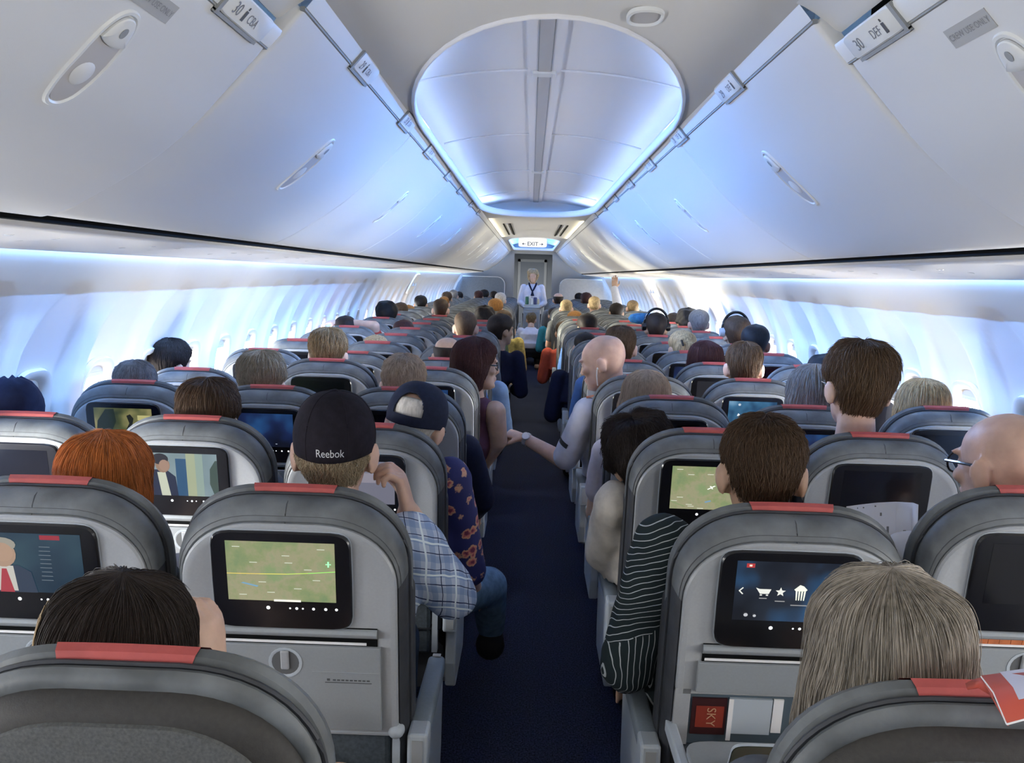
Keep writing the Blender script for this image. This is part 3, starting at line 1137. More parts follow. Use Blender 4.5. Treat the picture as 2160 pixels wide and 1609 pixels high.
def build_seat(lod, style, disp, name, label, loc, col, arms):
    """one seat: the Empty at its base and its parts"""
    t = thing(name, label, 'seat', loc, 'airline seats')
    near = lod == 0
    n = 12 if near else 7
    # front cushion of the backrest, with the headrest above it
    mb = MB()
    mb.loft([outl(ix, iv, 0.62, o, n) for ix, iv, o in ((0.03, 0.20, -0.115), (0.010, 0.18, -0.105), (0.0, 0.17, -0.085), (0.0, 0.15, -0.045), (0.006, 0.15, -0.034))])
    mb.build('backrest', m_leather_d, t)
    mb = MB()
    mb.loft([outl(ix, iv, vb, o, n) for ix, iv, vb, o in ((0.045, 0.075, 0.20, -0.114), (0.026, 0.062, 0.21, -0.104), (0.010, 0.033, 0.213, -0.087), (0.002, 0.0105, 0.215, -0.066), (0.0, 0.0, 0.215, -0.050), (0.004, 0.004, 0.21, -0.040), (0.016, 0.015, 0.20, -0.033))])
    hr = mb.build('headrest', m_leather, t)
    mb = MB()
    sec = [(0.060, -0.1035), (0.031, -0.0865), (0.0085, -0.0655), (-0.0018, -0.0505), (0.0018, -0.0390), (0.009, -0.0345), (0.015, -0.0335)]
    rings = []
    for k in range(9):
        x = -0.083 + 0.166 * k / 8
        rings.append([BF(x * (1 + (0.06 if i < 3 else -0.03 * (i - 3))), v + 0.010 * (x / 0.232) ** 2 + 0.0004, o) for i, (v, o) in enumerate(sec)])
    mb.loft(rings, False, False, closed=False)
    if lod < 2:
        mb.build('red_tab', m_red, hr)
    # rear cover rim
    mb = MB()
    mb.loft([outl(ix, iv, 0.60, o, n) for ix, iv, o in (((0.014, 0.022, -0.031), (0.006, 0.012, -0.026), (0.004, 0.010, -0.019), (0.006, 0.014, -0.014), (0.010, 0.020, -0.010), (0.014, 0.028, -0.009), (0.018, 0.038, -0.012), (0.030, 0.060, -0.020)) if style == 'blank' else ((0.014, 0.022, -0.031), (0.006, 0.012, -0.026), (0.004, 0.010, -0.008), (0.007, 0.016, 0.010), (0.012, 0.028, 0.022), (0.018, 0.043, 0.029), (0.024, 0.053, 0.024), (0.030, 0.064, 0.0)))], True, True)
    nr_ = 2 * (n + 1) + 2
    for q_ in range(7 * nr_):
        j_ = q_ % nr_
        if j_ in (nr_ - 2, nr_ - 1, 0):
            mb.m[q_] = 2
    mb.mi = 1
    if near and style != 'blank':
        mb.tube([BF(-0.004, 0.0118, -0.012), BF(-0.004, 0.0168, 0.0108), BF(-0.004, 0.031, 0.0230), BF(-0.004, 0.050, 0.0298)], 0.0012, 5)
        for off in (0.0,):
            ring = [outl(0.0135, 0.0345, 0.55, 0.0245, n)]
            mb.tube(ring[0][1:-1], 0.0010, 4)
    mb.build('back_cover', [m_leather, m_seam, m_leather_d], t)
    if near:
        mb = MB()
        mb.tube(outl(0.004, 0.0115, 0.55, -0.0305, n), 0.0038, 6)  # dark tube added in place of the groove behind the headrest
        mb.build('groove_line', m_leather_d, t)
    if style == 'blank':
        mb = MB()
        mb.loft([outl(ix, iv, 0.66, o, n) for ix, iv, o in ((0.016, 0.030, -0.014), (0.018, 0.034, -0.004), (0.024, 0.041, 0.005), (0.034, 0.051, 0.012), (0.050, 0.068, 0.016))])
        mb.build('back_shell', m_char, t)
        mb = MB()
        mb.loft([outl(ix, iv, 0.62, o, n) for ix, iv, o in ((0.046, 0.057, 0.010), (0.048, 0.059, 0.019), (0.054, 0.067, 0.0205))])
        mb.build('blank_panel', m_blank, t)
    else:
        mb = MB()
        mb.loft([outl(ix, iv, 0.505 if style != 'down' else 0.372, o, n) for ix, iv, o in ((0.021, 0.047, 0.005), (0.021, 0.047, 0.033), (0.024, 0.051, 0.037), (0.034, 0.061, 0.0385), (0.036, 0.063, 0.0375))])
        mb.build('back_shell', m_shell, t)
        mb = MB()
        mb.loft([rrect(-0.0115, 0.186, hx, hv, o) for hx, hv, o in ((0.136, 0.104, 0.030), (0.1365, 0.1045, 0.043), (0.134, 0.102, 0.0462), (0.13, 0.098, 0.0464))])
        mon = mb.build('monitor', m_bezel, t)
        d = display(disp)
        d.mb.build('display', d.mats, mon, smooth=0, fix=False)
        if near:
            mb = MB()
            if disp not in ('off',):
                for x, r in ((-0.040, 0.004), (0.003, 0.002), (0.016, 0.003), (0.028, 0.002), (0.049, 0.003), (0.073, 0.0032), (0.094, 0.003)):
                    mb.loft([circ(x, 0.2435, r, 0.0468, 10)], True, False)
                mb.build('touch_key', m_dots, mon, fix=False)
            mb = MB()
            mb.loft([rrect(-0.0115, 0.186, hx, hv, o) for hx, hv, o in ((0.138, 0.106, 0.0375), (0.1385, 0.1065, 0.0392), (0.1365, 0.1045, 0.0395))], False, False)
            mb.build('monitor_edge', m_arm, mon)
            # literature slot under the monitor
            mb = MB()
            bfbox(mb, -0.165, 0.172, 0.288, 0.330, 0.030, 0.0392)
            mb.build('slot', m_dark, t, smooth=0)
            mb = MB()
            mb.tube([BF(-0.165, 0.300 + VO, 0.036), BF(0.172, 0.300 + VO, 0.036)], 0.013, 12, flat=0.8)
            mb.build('slot_lip', m_shell2, t)
            mb = MB()
            bfbox(mb, -0.160, 0.150, 0.320, 0.3255, 0.036, 0.0405)
            mb.build('slot_papers', m_paper, t, smooth=0)
        mb = MB()
        bfbox(mb, -0.172, 0.178, 0.328, 0.520 if style != 'down' else 0.395, 0.030, 0.046)
        if near:
            bfbox(mb, 0.04, 0.176, 0.3845, 0.3865, 0.044, 0.0468)
        tray = bevel(mb.build('tray_table', m_shell2, t, smooth=0), 0.005)
        if near and style != 'down':
            mb = MB()
            mb.loft([circ(-0.012, 0.366, r, o) for r, o in ((0.034, 0.0455), (0.034, 0.0472), (0.030, 0.0474), (0.027, 0.0462))], False, True)
            la = mb.build('latch', m_arm, tray)
            mb = MB()
            bfbox(mb, -0.021, -0.004, 0.338, 0.380, 0.0455, 0.052)
            bevel(mb.build('latch_finger', m_shell, la, smooth=0), 0.003)
            mb = MB()
            mb.loft([circ(-0.012, 0.366, 0.0275, 0.0466)], True, False)
            mb.build('latch_recess', mat('latch_shadow_grey', (0.10, 0.105, 0.11), 0.6), la, fix=False)
            mb = MB()
            bfbox(mb, 0.066, 0.160, 0.408, 0.4095, 0.045, 0.0466)
            bfbox(mb, 0.070, 0.076, 0.400, 0.405, 0.045, 0.0466)
            for q in range(9):
                bfbox(mb, 0.082 + 0.0085 * q, 0.088 + 0.0085 * q, 0.4015, 0.4045, 0.045, 0.0466)
            mb.build('embossed_notice', m_seam, tray, smooth=0)
            mb = MB()
            mb.tube([BF(-0.20, 0.510, 0.030), BF(0.20, 0.510, 0.030)], 0.008, 10)
            for sx in (-1, 1):
                mb.ell(BF(sx * 0.205, 0.508, 0.026), (0.018, 0.022, 0.018))
                mb.box((sx * 0.205 - 0.008, 0.07, 0.47), (sx * 0.205 + 0.008, 0.10, 0.68))
            mb.build('tray_arm', m_arm, t)
        if style == 'down':
            mb = MB()
            bfbox(mb, -0.185, 0.185, 0.390, 0.525, 0.0, 0.032)
            bfbox(mb, -0.211, -0.180, 0.394, 0.525, -0.01, 0.0375)
            bfbox(mb, 0.180, 0.211, 0.394, 0.525, -0.01, 0.0375)
            mb.m[6:] = [1] * (len(mb.m) - 6)
            mb.build('tray_recess', [mat('recess_blue_grey', (0.07, 0.10, 0.125), 0.6), m_shell], t, smooth=0)
            mb = MB()
            mb.loft([[(p, -0.20 + q, z) for p, q in superring(0.205, 0.17, 28, 9)] for z in (0.672, 0.692)])
            tt_ = bevel(mb.build('tray_leaf', m_shell2, t, smooth=0), 0.004)
            for sx in (-1, 1):
                mb = MB()
                mb.box((sx * 0.212 - 0.010, -0.20, 0.655), (sx * 0.212 + 0.010, 0.08, 0.685))
                bevel(mb.build('tray_hinge', m_arm, tt_, smooth=0), 0.004)
        mb = MB()
        bfbox(mb, -0.19, 0.19, 0.540, 0.72, -0.02, 0.022)
        bevel(mb.build('seat_pocket', m_pocket, t, smooth=0), 0.01)
    # seat cushion, frame, legs
    mb = MB()
    rings = []
    for y, dz, ins in ((0.155, -0.02, 0.02), (0.18, 0.0, 0.0), (0.35, 0.005, 0.0), (0.55, 0.012, 0.0), (0.60, -0.01, 0.012), (0.615, -0.05, 0.03)):
        rings.append([(p * (0.226 - ins) / 0.226, y, 0.405 + q + dz) for p, q in superring(0.226, 0.065, 20, 5)])
    mb.loft(rings)
    mb.build('seat_cushion', m_leather_d, t)
    mb = MB()
    mb.tube([(-0.24, 0.25, 0.325), (0.24, 0.25, 0.325)], 0.022, 8)
    mb.tube([(-0.24, 0.52, 0.325), (0.24, 0.52, 0.325)], 0.022, 8)
    mb.build('seat_frame', m_metal, t)
    for yy in (0.22, 0.52):
        mb = MB()
        mb.box((-0.02, yy - 0.02, 0.0), (0.02, yy + 0.02, 0.325))
        mb.build('leg', m_metal, t, smooth=0)
    # armrests
    for sx in arms:
        x = sx * 0.2495
        w = 0.0215
        mb = MB()
        rings = []
        for y, dz, ins in ((0.105, -0.010, 0.008), (0.125, 0.0, 0), (0.30, 0.0, 0), (0.46, -0.003, 0), (0.485, -0.012, 0.006)):
            rings.append([(x + p * (w - ins) / w, y, 0.610 + q + dz) for p, q in superring(w, 0.020, 16, 4.5)])
        mb.loft(rings)
        ar = mb.build('armrest', m_pad, t)
        mb = MB()
        mb.box((x - 0.021, 0.06, 0.535), (x + 0.021, 0.128, 0.628))
        cp = bevel(mb.build('armrest_end', m_arm, ar, smooth=0), 0.006)
        if near:
            mb = MB()
            mb.box((x - 0.011, 0.0585, 0.545), (x + 0.011, 0.0605, 0.615))
            mb.box((x - 0.010, 0.455, 0.6285), (x + 0.010, 0.470, 0.6305))
            mb.build('armrest_button', m_line, ar, smooth=0)
        mb = MB()
        mb.loft([[(x + dx, y, z) for y, z in ((0.13, 0.34), (0.44, 0.34), (0.46, 0.40), (0.47, 0.59), (0.12, 0.59), (0.11, 0.42))] for dx in (-0.016, 0.016)])
        bevel(mb.build('side_panel', m_arm if near else m_arm, t, smooth=0), 0.006)
    return t


PITCH, ROW1 = 0.787, 0.9672
COLX = {'A': -1.456, 'B': -0.973, 'C': -0.49, 'D': 0.49, 'E': 0.973, 'F': 1.456}


def rowy(n):
    return ROW1 + PITCH * (n - 1)


SEATOFF = {(3, 'E'): (-0.02, 0.018), (3, 'D'): (-0.005, 0.016), (4, 'A'): (-0.03, 0.003), (4, 'F'): (0.03, 0.0), (4, 'C'): (0, 0.008), (4, 'D'): (0, 0.008), (4, 'E'): (0, -0.012),
           (5, 'B'): (0.03, 0.03), (2, 'B'): (-0.008, 0), (2, 'D'): (0, -0.005), (1, 'D'): (0, -0.016), (1, 'C'): (0.006, -0.010), (3, 'B'): (-0.01, 0.005), (5, 'C'): (0.008, 0.008),
           (5, 'A'): (-0.10, -0.03), (2, 'E'): (-0.005, 0.045), (6, 'C'): (0, -0.02)}
SCREEN = {(2, 'C'): 'map', (3, 'D'): 'map_plane', (2, 'B'): 'news', (3, 'B'): 'film', (4, 'A'): 'scene', (2, 'D'): 'menu', (4, 'E'): 'navy', (5, 'E'): 'blue', (6, 'E'): 'face', (4, 'B'): 'navy',
          (3, 'C'): 'lit', (5, 'C'): 'navy', (7, 'E'): 'warm', (5, 'B'): 'off'}
SCRTXT = {'map': 'its screen showing a green flight map with a yellow route', 'map_plane': 'its screen showing a green map with a tiny aeroplane', 'news': 'its screen showing a man in a red tie',
          'film': 'its screen showing a dark-haired man in a jacket', 'scene': 'its screen showing a dim yellow film scene', 'menu': 'its dark screen showing white cart, star and popcorn icons',
          'blue': 'its screen glowing blue with small white shapes', 'face': 'its screen showing a small face on black'}
WORDC = {'A': 'window seat, left-side block', 'B': 'middle seat, left-side block', 'C': 'aisle seat, left-side block', 'D': 'aisle seat, right-side block', 'E': 'middle seat, right-side block', 'F': 'window seat, right-side block'}
ARMS = {'A': (-1, 1), 'B': (1,), 'C': (1,), 'D': (-1,), 'E': (-1,), 'F': (-1, 1)}
PROTO = {}
NROW = 24


def copy_tree(o, parent=None):
    c = o.copy()
    COL.objects.link(c)
    if parent is not None:
        c.parent = parent
    for ch in o.children:
        copy_tree(ch, c)
    return c


SKIP = {(1, 'A'), (1, 'B'), (1, 'E'), (1, 'F'), (2, 'A'), (2, 'F')}
for r in range(1, NROW + 1):
    for c in 'ABCDEF':
        if (r, c) in SKIP:
            continue
        dx, dz = SEATOFF.get((r, c), (0, 0))
        lod = 0 if r <= 6 else 1 if r <= 12 else 2
        style = 'blank' if r == 1 else 'down' if (r, c) == (2, 'D') else 'tv'
        disp = SCREEN.get((r, c), 'off')
        loc = (COLX[c] + dx, rowy(r), dz)
        lab = 'grey %s, %s row from camera' % (WORDC[c], ORD[r])
        if r == 1:
            lab = 'nearest grey aisle seat of the %s block, its back without a screen' % ('left-side' if c == 'C' else 'right-side')
        elif disp in SCRTXT:
            lab = 'grey %s, %s' % (WORDC[c].split(',')[0], SCRTXT[disp])
        if (r, c) == (2, 'E'):
            lab = 'grey seat with a raised headrest just behind the bald passenger with glasses'
        key = (lod, style, disp, ARMS[c])
        if key not in PROTO:
            PROTO[key] = build_seat(lod, style, disp, 'airline_seat', lab, loc, c, ARMS[c])
        else:
            o = copy_tree(PROTO[key])
            o.location = loc
            o['label'] = lab
# ----------------------------------------------------------------- people
V = Vector
HT = [  # z above the chin, half width, front y, back y
    (-0.004, 0.012, 0.078, 0.040), (0.004, 0.028, 0.090, 0.020), (0.014, 0.038, 0.096, -0.008), (0.030, 0.050, 0.097, -0.036), (0.050, 0.058, 0.096, -0.056), (0.075, 0.064, 0.095, -0.076),
    (0.098, 0.068, 0.094, -0.090), (0.115, 0.0705, 0.091, -0.097), (0.135, 0.0735, 0.096, -0.101), (0.160, 0.0755, 0.092, -0.101), (0.182, 0.0715, 0.080, -0.094), (0.200, 0.061, 0.061, -0.080),
    (0.213, 0.045, 0.040, -0.058), (0.221, 0.028, 0.020, -0.036), (0.225, 0.008, 0.000, -0.014)]
HTZ = [h[0] for h in HT]


def htab(z):
    return tuple(float(np.interp(z, HTZ, [h[i] for h in HT])) for i in (1, 2, 3))


def hp(phi, z, off=0.0, flare=None):
    w, f, b = htab(min(z, 0.225))
    if flare is not None and z < 0.125:
        g = 0.125 - z
        w = max(w, 0.072 + flare * g)
        b = min(b, -0.098 - flare * 0.35 * g)
        if z < 0:
            f = min(f, 0.05)
    cy, ry = (f + b) / 2, (f - b) / 2
    zz = z + (off if z > 0.2245 else off * max(0.0, (z - 0.15) / 0.075) ** 1.5)
    return V(((w + off) * math.sin(phi), cy + (ry + off) * math.cos(phi), zz))


def rotm(yaw=0, pitch=0, roll=0):
    """yaw to the left is positive, pitch nodding down positive, roll to the right shoulder positive"""
    return Matrix.Rotation(math.radians(yaw), 3, 'Z') @ Matrix.Rotation(math.radians(-pitch), 3, 'X') @ Matrix.Rotation(math.radians(roll), 3, 'Y')


PIV = V((0, -0.015, 0.03))


def headfn(H, R, k=1.0):
    H = V(H)

    def f(p):
        return H + (R @ (V(p) - PIV) + PIV) * k
    f.args = (H, R, k)
    return f


def head_into(mb, F):
    k0 = len(mb.v)
    rings = []
    for z in list(np.linspace(-0.004, 0.20, 18)) + [0.208, 0.215, 0.220, 0.2235, 0.225]:
        rings.append([hp(2 * PI * k / 30, z) for k in range(30)])
    mb.loft(rings)
    mb.capsule((0, 0.091, 0.122), (0, 0.106, 0.086), 0.0075, 0.0125)
    for s in (-1, 1):
        mb.ell((s * 0.0105, 0.101, 0.082), (0.009, 0.011, 0.008))
        mb.ell((s * 0.029, 0.090, 0.137), (0.026, 0.011, 0.0075))
        mb.ell((s * 0.031, 0.083, 0.115), (0.014, 0.010, 0.010))
        mb.ell((s * 0.040, 0.073, 0.088), (0.022, 0.020, 0.018))
        Me = Matrix.Rotation(s * -0.42, 3, 'Z') @ Matrix.Rotation(-0.2, 3, 'X')
        mb.ell((s * 0.0845, -0.012, 0.100), (0.0085, 0.021, 0.035), Me)
        mb.ell((s * 0.076, -0.002, 0.076), (0.009, 0.010, 0.012))
    mb.ell((0, 0.097, 0.0535), (0.024, 0.009, 0.006))
    mb.ell((0, 0.095, 0.0445), (0.020, 0.010, 0.0065))
    mb.ell((0, 0.088, 0.016), (0.020, 0.014, 0.014))
    mb.v[k0:] = [tuple(F(p)) for p in mb.v[k0:]]


def hand_into(mb, wrist, fwd, palm, thumb, curl=35, k=1.0, spread=6, pinch=0):
    """palm, five jointed fingers and a thumb; palm is the direction the palm faces, thumb the side the thumb is on"""
    W = V(wrist)
    f = V(fwd).normalized()
    n = V(palm)
    n = (n - f * n.dot(f)).normalized()
    s = f.cross(n)
    if s.dot(V(thumb)) < 0:
        s = -s
    rings = []
    for d, w, t in ((-0.015, 0.024, 0.019), (0.0, 0.026, 0.018), (0.03, 0.035, 0.017), (0.062, 0.041, 0.0155), (0.085, 0.041, 0.013), (0.094, 0.036, 0.008)):
        c = W + f * d * k
        rings.append([c + (s * (w * math.cos(2 * PI * q / 16)) + n * (t * math.sin(2 * PI * q / 16))) * k for q in range(16)])
    mb.loft(rings)
    for q, (o, ln) in enumerate(((0.0315, 0.072), (0.0105, 0.080), (-0.0105, 0.074), (-0.0315, 0.058))):
        a = math.radians(spread * (1.5 - q) * 0.6)
        d = f * math.cos(a) + s * math.sin(a)
        p = W + (f * 0.084 + s * o) * k
        ang = 0.0
        for j, seg in enumerate((0.44, 0.31, 0.25)):
            ang += math.radians(curl * (0.7 if j == 0 else 1.0) * (1 + 0.08 * q) + (pinch if q == 0 else 0))
            e = p + (d * math.cos(ang) + n * math.sin(ang)) * ln * seg * k
            r = (0.0092, 0.0085, 0.0078, 0.0068)[j] * k
            mb.capsule(p, e, r, (0.0085, 0.0078, 0.0066)[j] * k, 10, 3)
            p = e
    p = W + (f * 0.022 + s * 0.026) * k
    d = (f * 0.62 + s * 0.70 + n * 0.35).normalized()
    e = p + d * 0.045 * k
    mb.capsule(p, e, 0.0145 * k, 0.0115 * k, 10, 3)
    d2 = (f * 0.80 + s * 0.15 + n * 0.58).normalized()
    e2 = e + d2 * 0.032 * k
    mb.capsule(e, e2, 0.0105 * k, 0.0095 * k, 10, 3)
    e3 = e2 + (f * 0.70 - s * 0.05 + n * 0.7).normalized() * 0.024 * k
    mb.capsule(e2, e3, 0.0095 * k, 0.0075 * k, 10, 3)


def pose(hx=0.0, hy=0.205, ztop=1.285, px=0.0, k=1.0, yaw=0, pitch=0, roll=0, w=1.0, lean=0.0, **kw):
    """joints of a seated figure, local to the seat; kw replaces any of them"""
    H = V((hx, hy, ztop - 0.225 * k))
    zs = H.z - 0.095
    cx = px + (hx - px) * 0.85
    J = dict(H=H, R=rotm(yaw, pitch, roll), k=k, w=w,
             neck=V((hx * 0.97 + cx * 0.03, hy - 0.010, H.z + 0.02)), nb=V((cx, hy + 0.005, H.z - 0.055)),
             sc=V((cx, hy + 0.035, zs)), chest=V((px + (hx - px) * 0.62, hy + 0.065, zs - 0.17)), waist=V((px + (hx - px) * 0.3, 0.305, 0.68)), pelvis=V((px, 0.33, 0.55)),
             shl=V((cx - 0.172 * w, hy + 0.035, zs - 0.015)), shr=V((cx + 0.172 * w, hy + 0.035, zs - 0.015)))
    J['ell'] = V((cx - 0.215 * w, hy + 0.10, zs - 0.29))
    J['elr'] = V((cx + 0.215 * w, hy + 0.10, zs - 0.29))
    J['wrl'] = V((px - 0.11, 0.56, 0.68))
    J['wrr'] = V((px + 0.11, 0.56, 0.68))
    J['knl'] = V((px - 0.105, 0.745, 0.555))
    J['knr'] = V((px + 0.105, 0.745, 0.555))
    J['anl'] = V((px - 0.10, 0.77, 0.11))
    J['anr'] = V((px + 0.10, 0.77, 0.11))
    for a_, b_ in kw.items():
        J[a_] = V(b_) if isinstance(b_, (tuple, list)) else b_
    return J


def torso_into(mb, J, inf=0.0, top=True, low=None):
    w = J['w']
    pts = [(J['pelvis'] - V((0, 0, 0.09)), 0.150, 0.115), (J['pelvis'], 0.178, 0.130), (J['waist'], 0.158, 0.112), (J['chest'] - V((0, 0, 0.02)), 0.165, 0.120), (J['chest'] + V((0, 0, 0.08)), 0.172, 0.115),
           (J['sc'], 0.150, 0.085), (J['sc'] + (J['nb'] - J['sc']) * 0.6, 0.100, 0.068), (J['nb'] + V((0, 0, 0.012)), 0.062, 0.060)]
    if not top:
        pts = pts[:4]
    rings = []
    for c, a, b in pts:
        rings.append([c + V(((a * w + inf) * math.copysign(abs(math.cos(2 * PI * q / 24)) ** 0.85, math.cos(2 * PI * q / 24)), (b * (0.6 + 0.4 * w) + inf) * math.sin(2 * PI * q / 24), 0)) for q in range(24)])
    mb.loft(rings)


def limb_radii(w):
    f = 0.75 + 0.25 * w
    return dict(ua=(0.054 * f, 0.043 * f), fa=(0.042 * f, 0.027 * f), th=(0.088 * f, 0.060 * f), ca=(0.056 * f, 0.037 * f))


def body_mesh(J, hands=None, voxel=0.007, name='body', legs=True):
    mb = MB()
    R_ = limb_radii(J['w'])
    torso_into(mb, J)
    mb.tube([J['nb'] - V((0, 0, 0.05)), J['nb'] + V((0, 0, 0.01)), J['neck'] + V((0, 0, 0.0)), J['H'] + V((0, 0, 0.085))], [0.075, 0.060, 0.054, 0.05], 18)
    head_into(mb, headfn(J['H'], J['R'], J['k']))
    for s in 'lr':
        sg = -1 if s == 'l' else 1
        a, b, c = J['sh' + s], J['el' + s], J['wr' + s]
        mb.capsule(a, b, *R_['ua'])
        mb.capsule(b, c, *R_['fa'])
        hk = (hands or {}).get(s)
        if hk is None:
            d = (c - b).normalized()
            hk = dict(fwd=d, palm=(0, 0.1, -1), thumb=(-sg, 0, 0), curl=25)
        hand_into(mb, c, **hk)
        if legs:
            hip = J['pelvis'] + V((sg * 0.085, 0.0, -0.02))
            mb.capsule(hip, J['kn' + s], *R_['th'])
            mb.capsule(J['kn' + s], J['an' + s], *R_['ca'])
            an = J['an' + s]
            mb.capsule(an + V((0, -0.01, -0.055)), an + V((0, 0.14, -0.075)), 0.045, 0.032)
    return remesh(mb, voxel, name)


def remesh(mb, voxel, name, it=3):
    me = mb.mesh(name)
    o = D.objects.new('tmp', me)
    r = o.modifiers.new('r', 'REMESH')
    r.mode = 'VOXEL'
    r.voxel_size = voxel
    sm = o.modifiers.new('s', 'SMOOTH')
    sm.factor = 0.5
    sm.iterations = it
    out = evaluated(o)
    D.meshes.remove(me)
    out.name = name
    out.shade_smooth()
    return out


def shirt_mesh(J, sleeve=0.55, low=True, voxel=0.010, inf=0.013, collar=False, folds=0.0):
    """sleeve: 0 none, up to 1 the elbow, up to 2 the wrist"""
    mb = MB()
    R_ = limb_radii(J['w'])
    torso_into(mb, J, inf)
    for s in 'lr':
        a, b, c = J['sh' + s], J['el' + s], J['wr' + s]
        e = J.get('sleeve_' + s, sleeve)
        if e > 0:
            t = min(e, 1.0)
            r1 = R_['ua'][0] + (R_['ua'][1] - R_['ua'][0]) * t
            mb.capsule(a, a + (b - a) * t, R_['ua'][0] + inf, r1 + inf + 0.006)
            if e > 1:
                t = e - 1
                r1 = R_['fa'][0] + (R_['fa'][1] - R_['fa'][0]) * t
                mb.capsule(b, b + (c - b) * t, R_['ua'][1] + inf + 0.004, r1 + inf + 0.004)
        else:
            mb.ell(a + (J['sc'] - a) * 0.35, (0.045, 0.062, 0.055))
    me = remesh(mb, voxel, 'shirt', 4)
    if folds:
        n_ = len(me.vertices)
        co, no = np.empty(n_ * 3, np.float32), np.empty(n_ * 3, np.float32)
        me.vertices.foreach_get('co', co)
        me.vertices.foreach_get('normal', no)
        co, no = co.reshape(-1, 3), no.reshape(-1, 3)
        g = np.array([nz(p[0] * 9, p[1] * 9, p[2] * 14) + 0.5 * nz(p[0] * 24 + 3, p[1] * 22, p[2] * 26) for p in co.tolist()], np.float32)
        me.vertices.foreach_set('co', (co + no * (g * folds)[:, None]).ravel())
        me.update()
    return me


def trouser_mesh(J, voxel=0.012, inf=0.010):
    mb = MB()
    R_ = limb_radii(J['w'])
    torso_into(mb, J, inf - 0.004, top=False)
    for s, sg in (('l', -1), ('r', 1)):
        hip = J['pelvis'] + V((sg * 0.085, 0.0, -0.02))
        mb.capsule(hip, J['kn' + s], R_['th'][0] + inf, R_['th'][1] + inf)
        mb.capsule(J['kn' + s], J['an' + s] + V((0, 0, 0.02)), R_['ca'][0] + inf + 0.004, R_['ca'][1] + inf + 0.008)
    return remesh(mb, voxel, 'trousers', 3)


# ------------------------------------------------------------------- hair
STY = {
    'short': dict(zb=[(0, .176), (40, .168), (60, .150), (74, .118), (88, .108), (100, .118), (114, .090), (128, .052), (180, .024)], th=0.013, bump=0.003),
    'full': dict(zb=[(0, .168), (40, .160), (60, .140), (74, .108), (88, .098), (100, .112), (114, .084), (128, .044), (180, .016)], th=0.021, bump=0.006),
    'crop': dict(zb=[(0, .180), (40, .172), (60, .152), (74, .120), (88, .110), (100, .118), (114, .092), (128, .055), (180, .030)], th=0.006, bump=0.0012),
    'bob': dict(zb=[(0, .172), (40, .164), (56, .130), (70, .050), (84, .0), (180, -.015)], th=0.020, bump=0.003, flare=0.10),
    'long': dict(zb=[(0, .176), (36, .168), (52, .130), (64, .030), (78, -.15), (180, -.22)], th=0.017, bump=0.003, flare=0.16),
    'curly': dict(zb=[(0, .165), (40, .155), (60, .130), (74, .095), (88, .07), (110, .060), (128, .02), (180, -.01)], th=0.030, bump=0.014, bf=34),
    'afro': dict(zb=[(0, .165), (40, .155), (60, .130), (74, .095), (88, .08), (110, .070), (128, .03), (180, .0)], th=0.035, bump=0.006, bf=50),
    'fringe': dict(zb=[(70, .112), (88, .105), (100, .114), (114, .085), (128, .048), (180, .024)], th=0.009, bump=0.002, ztop=0.172, ph0=64),
    'thin': dict(zb=[(0, .190), (40, .180), (60, .155), (74, .116), (88, .106), (100, .116), (114, .088), (128, .050), (180, .022)], th=0.008, bump=0.0015),
}


def hpv(phi, z, off, flare=None):
    """hp() for arrays"""
    zc = np.minimum(z, 0.225)
    w, f, b = [np.interp(zc, HTZ, [h[i] for h in HT]) for i in (1, 2, 3)]
    if flare is not None:
        g = np.maximum(0.125 - z, 0)
        on = z < 0.125
        w = np.where(on, np.maximum(w, 0.072 + flare * g), w)
        b = np.where(on, np.minimum(b, -0.098 - flare * 0.35 * g), b)
        f = np.where(z < 0, np.minimum(f, 0.05), f)
    cy, ry = (f + b) / 2, (f - b) / 2
    zz = z + np.where(z > 0.2245, off, off * np.clip((z - 0.15) / 0.075, 0, None) ** 1.5)
    return np.stack([(w + off) * np.sin(phi), cy + (ry + off) * np.cos(phi), zz], -1)


def wob(p, f):
    x, y, z = p[..., 0] * f, p[..., 1] * f, p[..., 2] * f * 0.8
    return (np.sin(x * 2.1 + 1.3 * np.sin(y * 1.7 + 0.5)) * np.sin(z * 2.3 + 1.1 * np.sin(x * 1.3)) + np.sin(y * 2.7 + z * 1.9 + 1.7) * np.sin(x * 1.1 - z * 0.7)) * 0.5


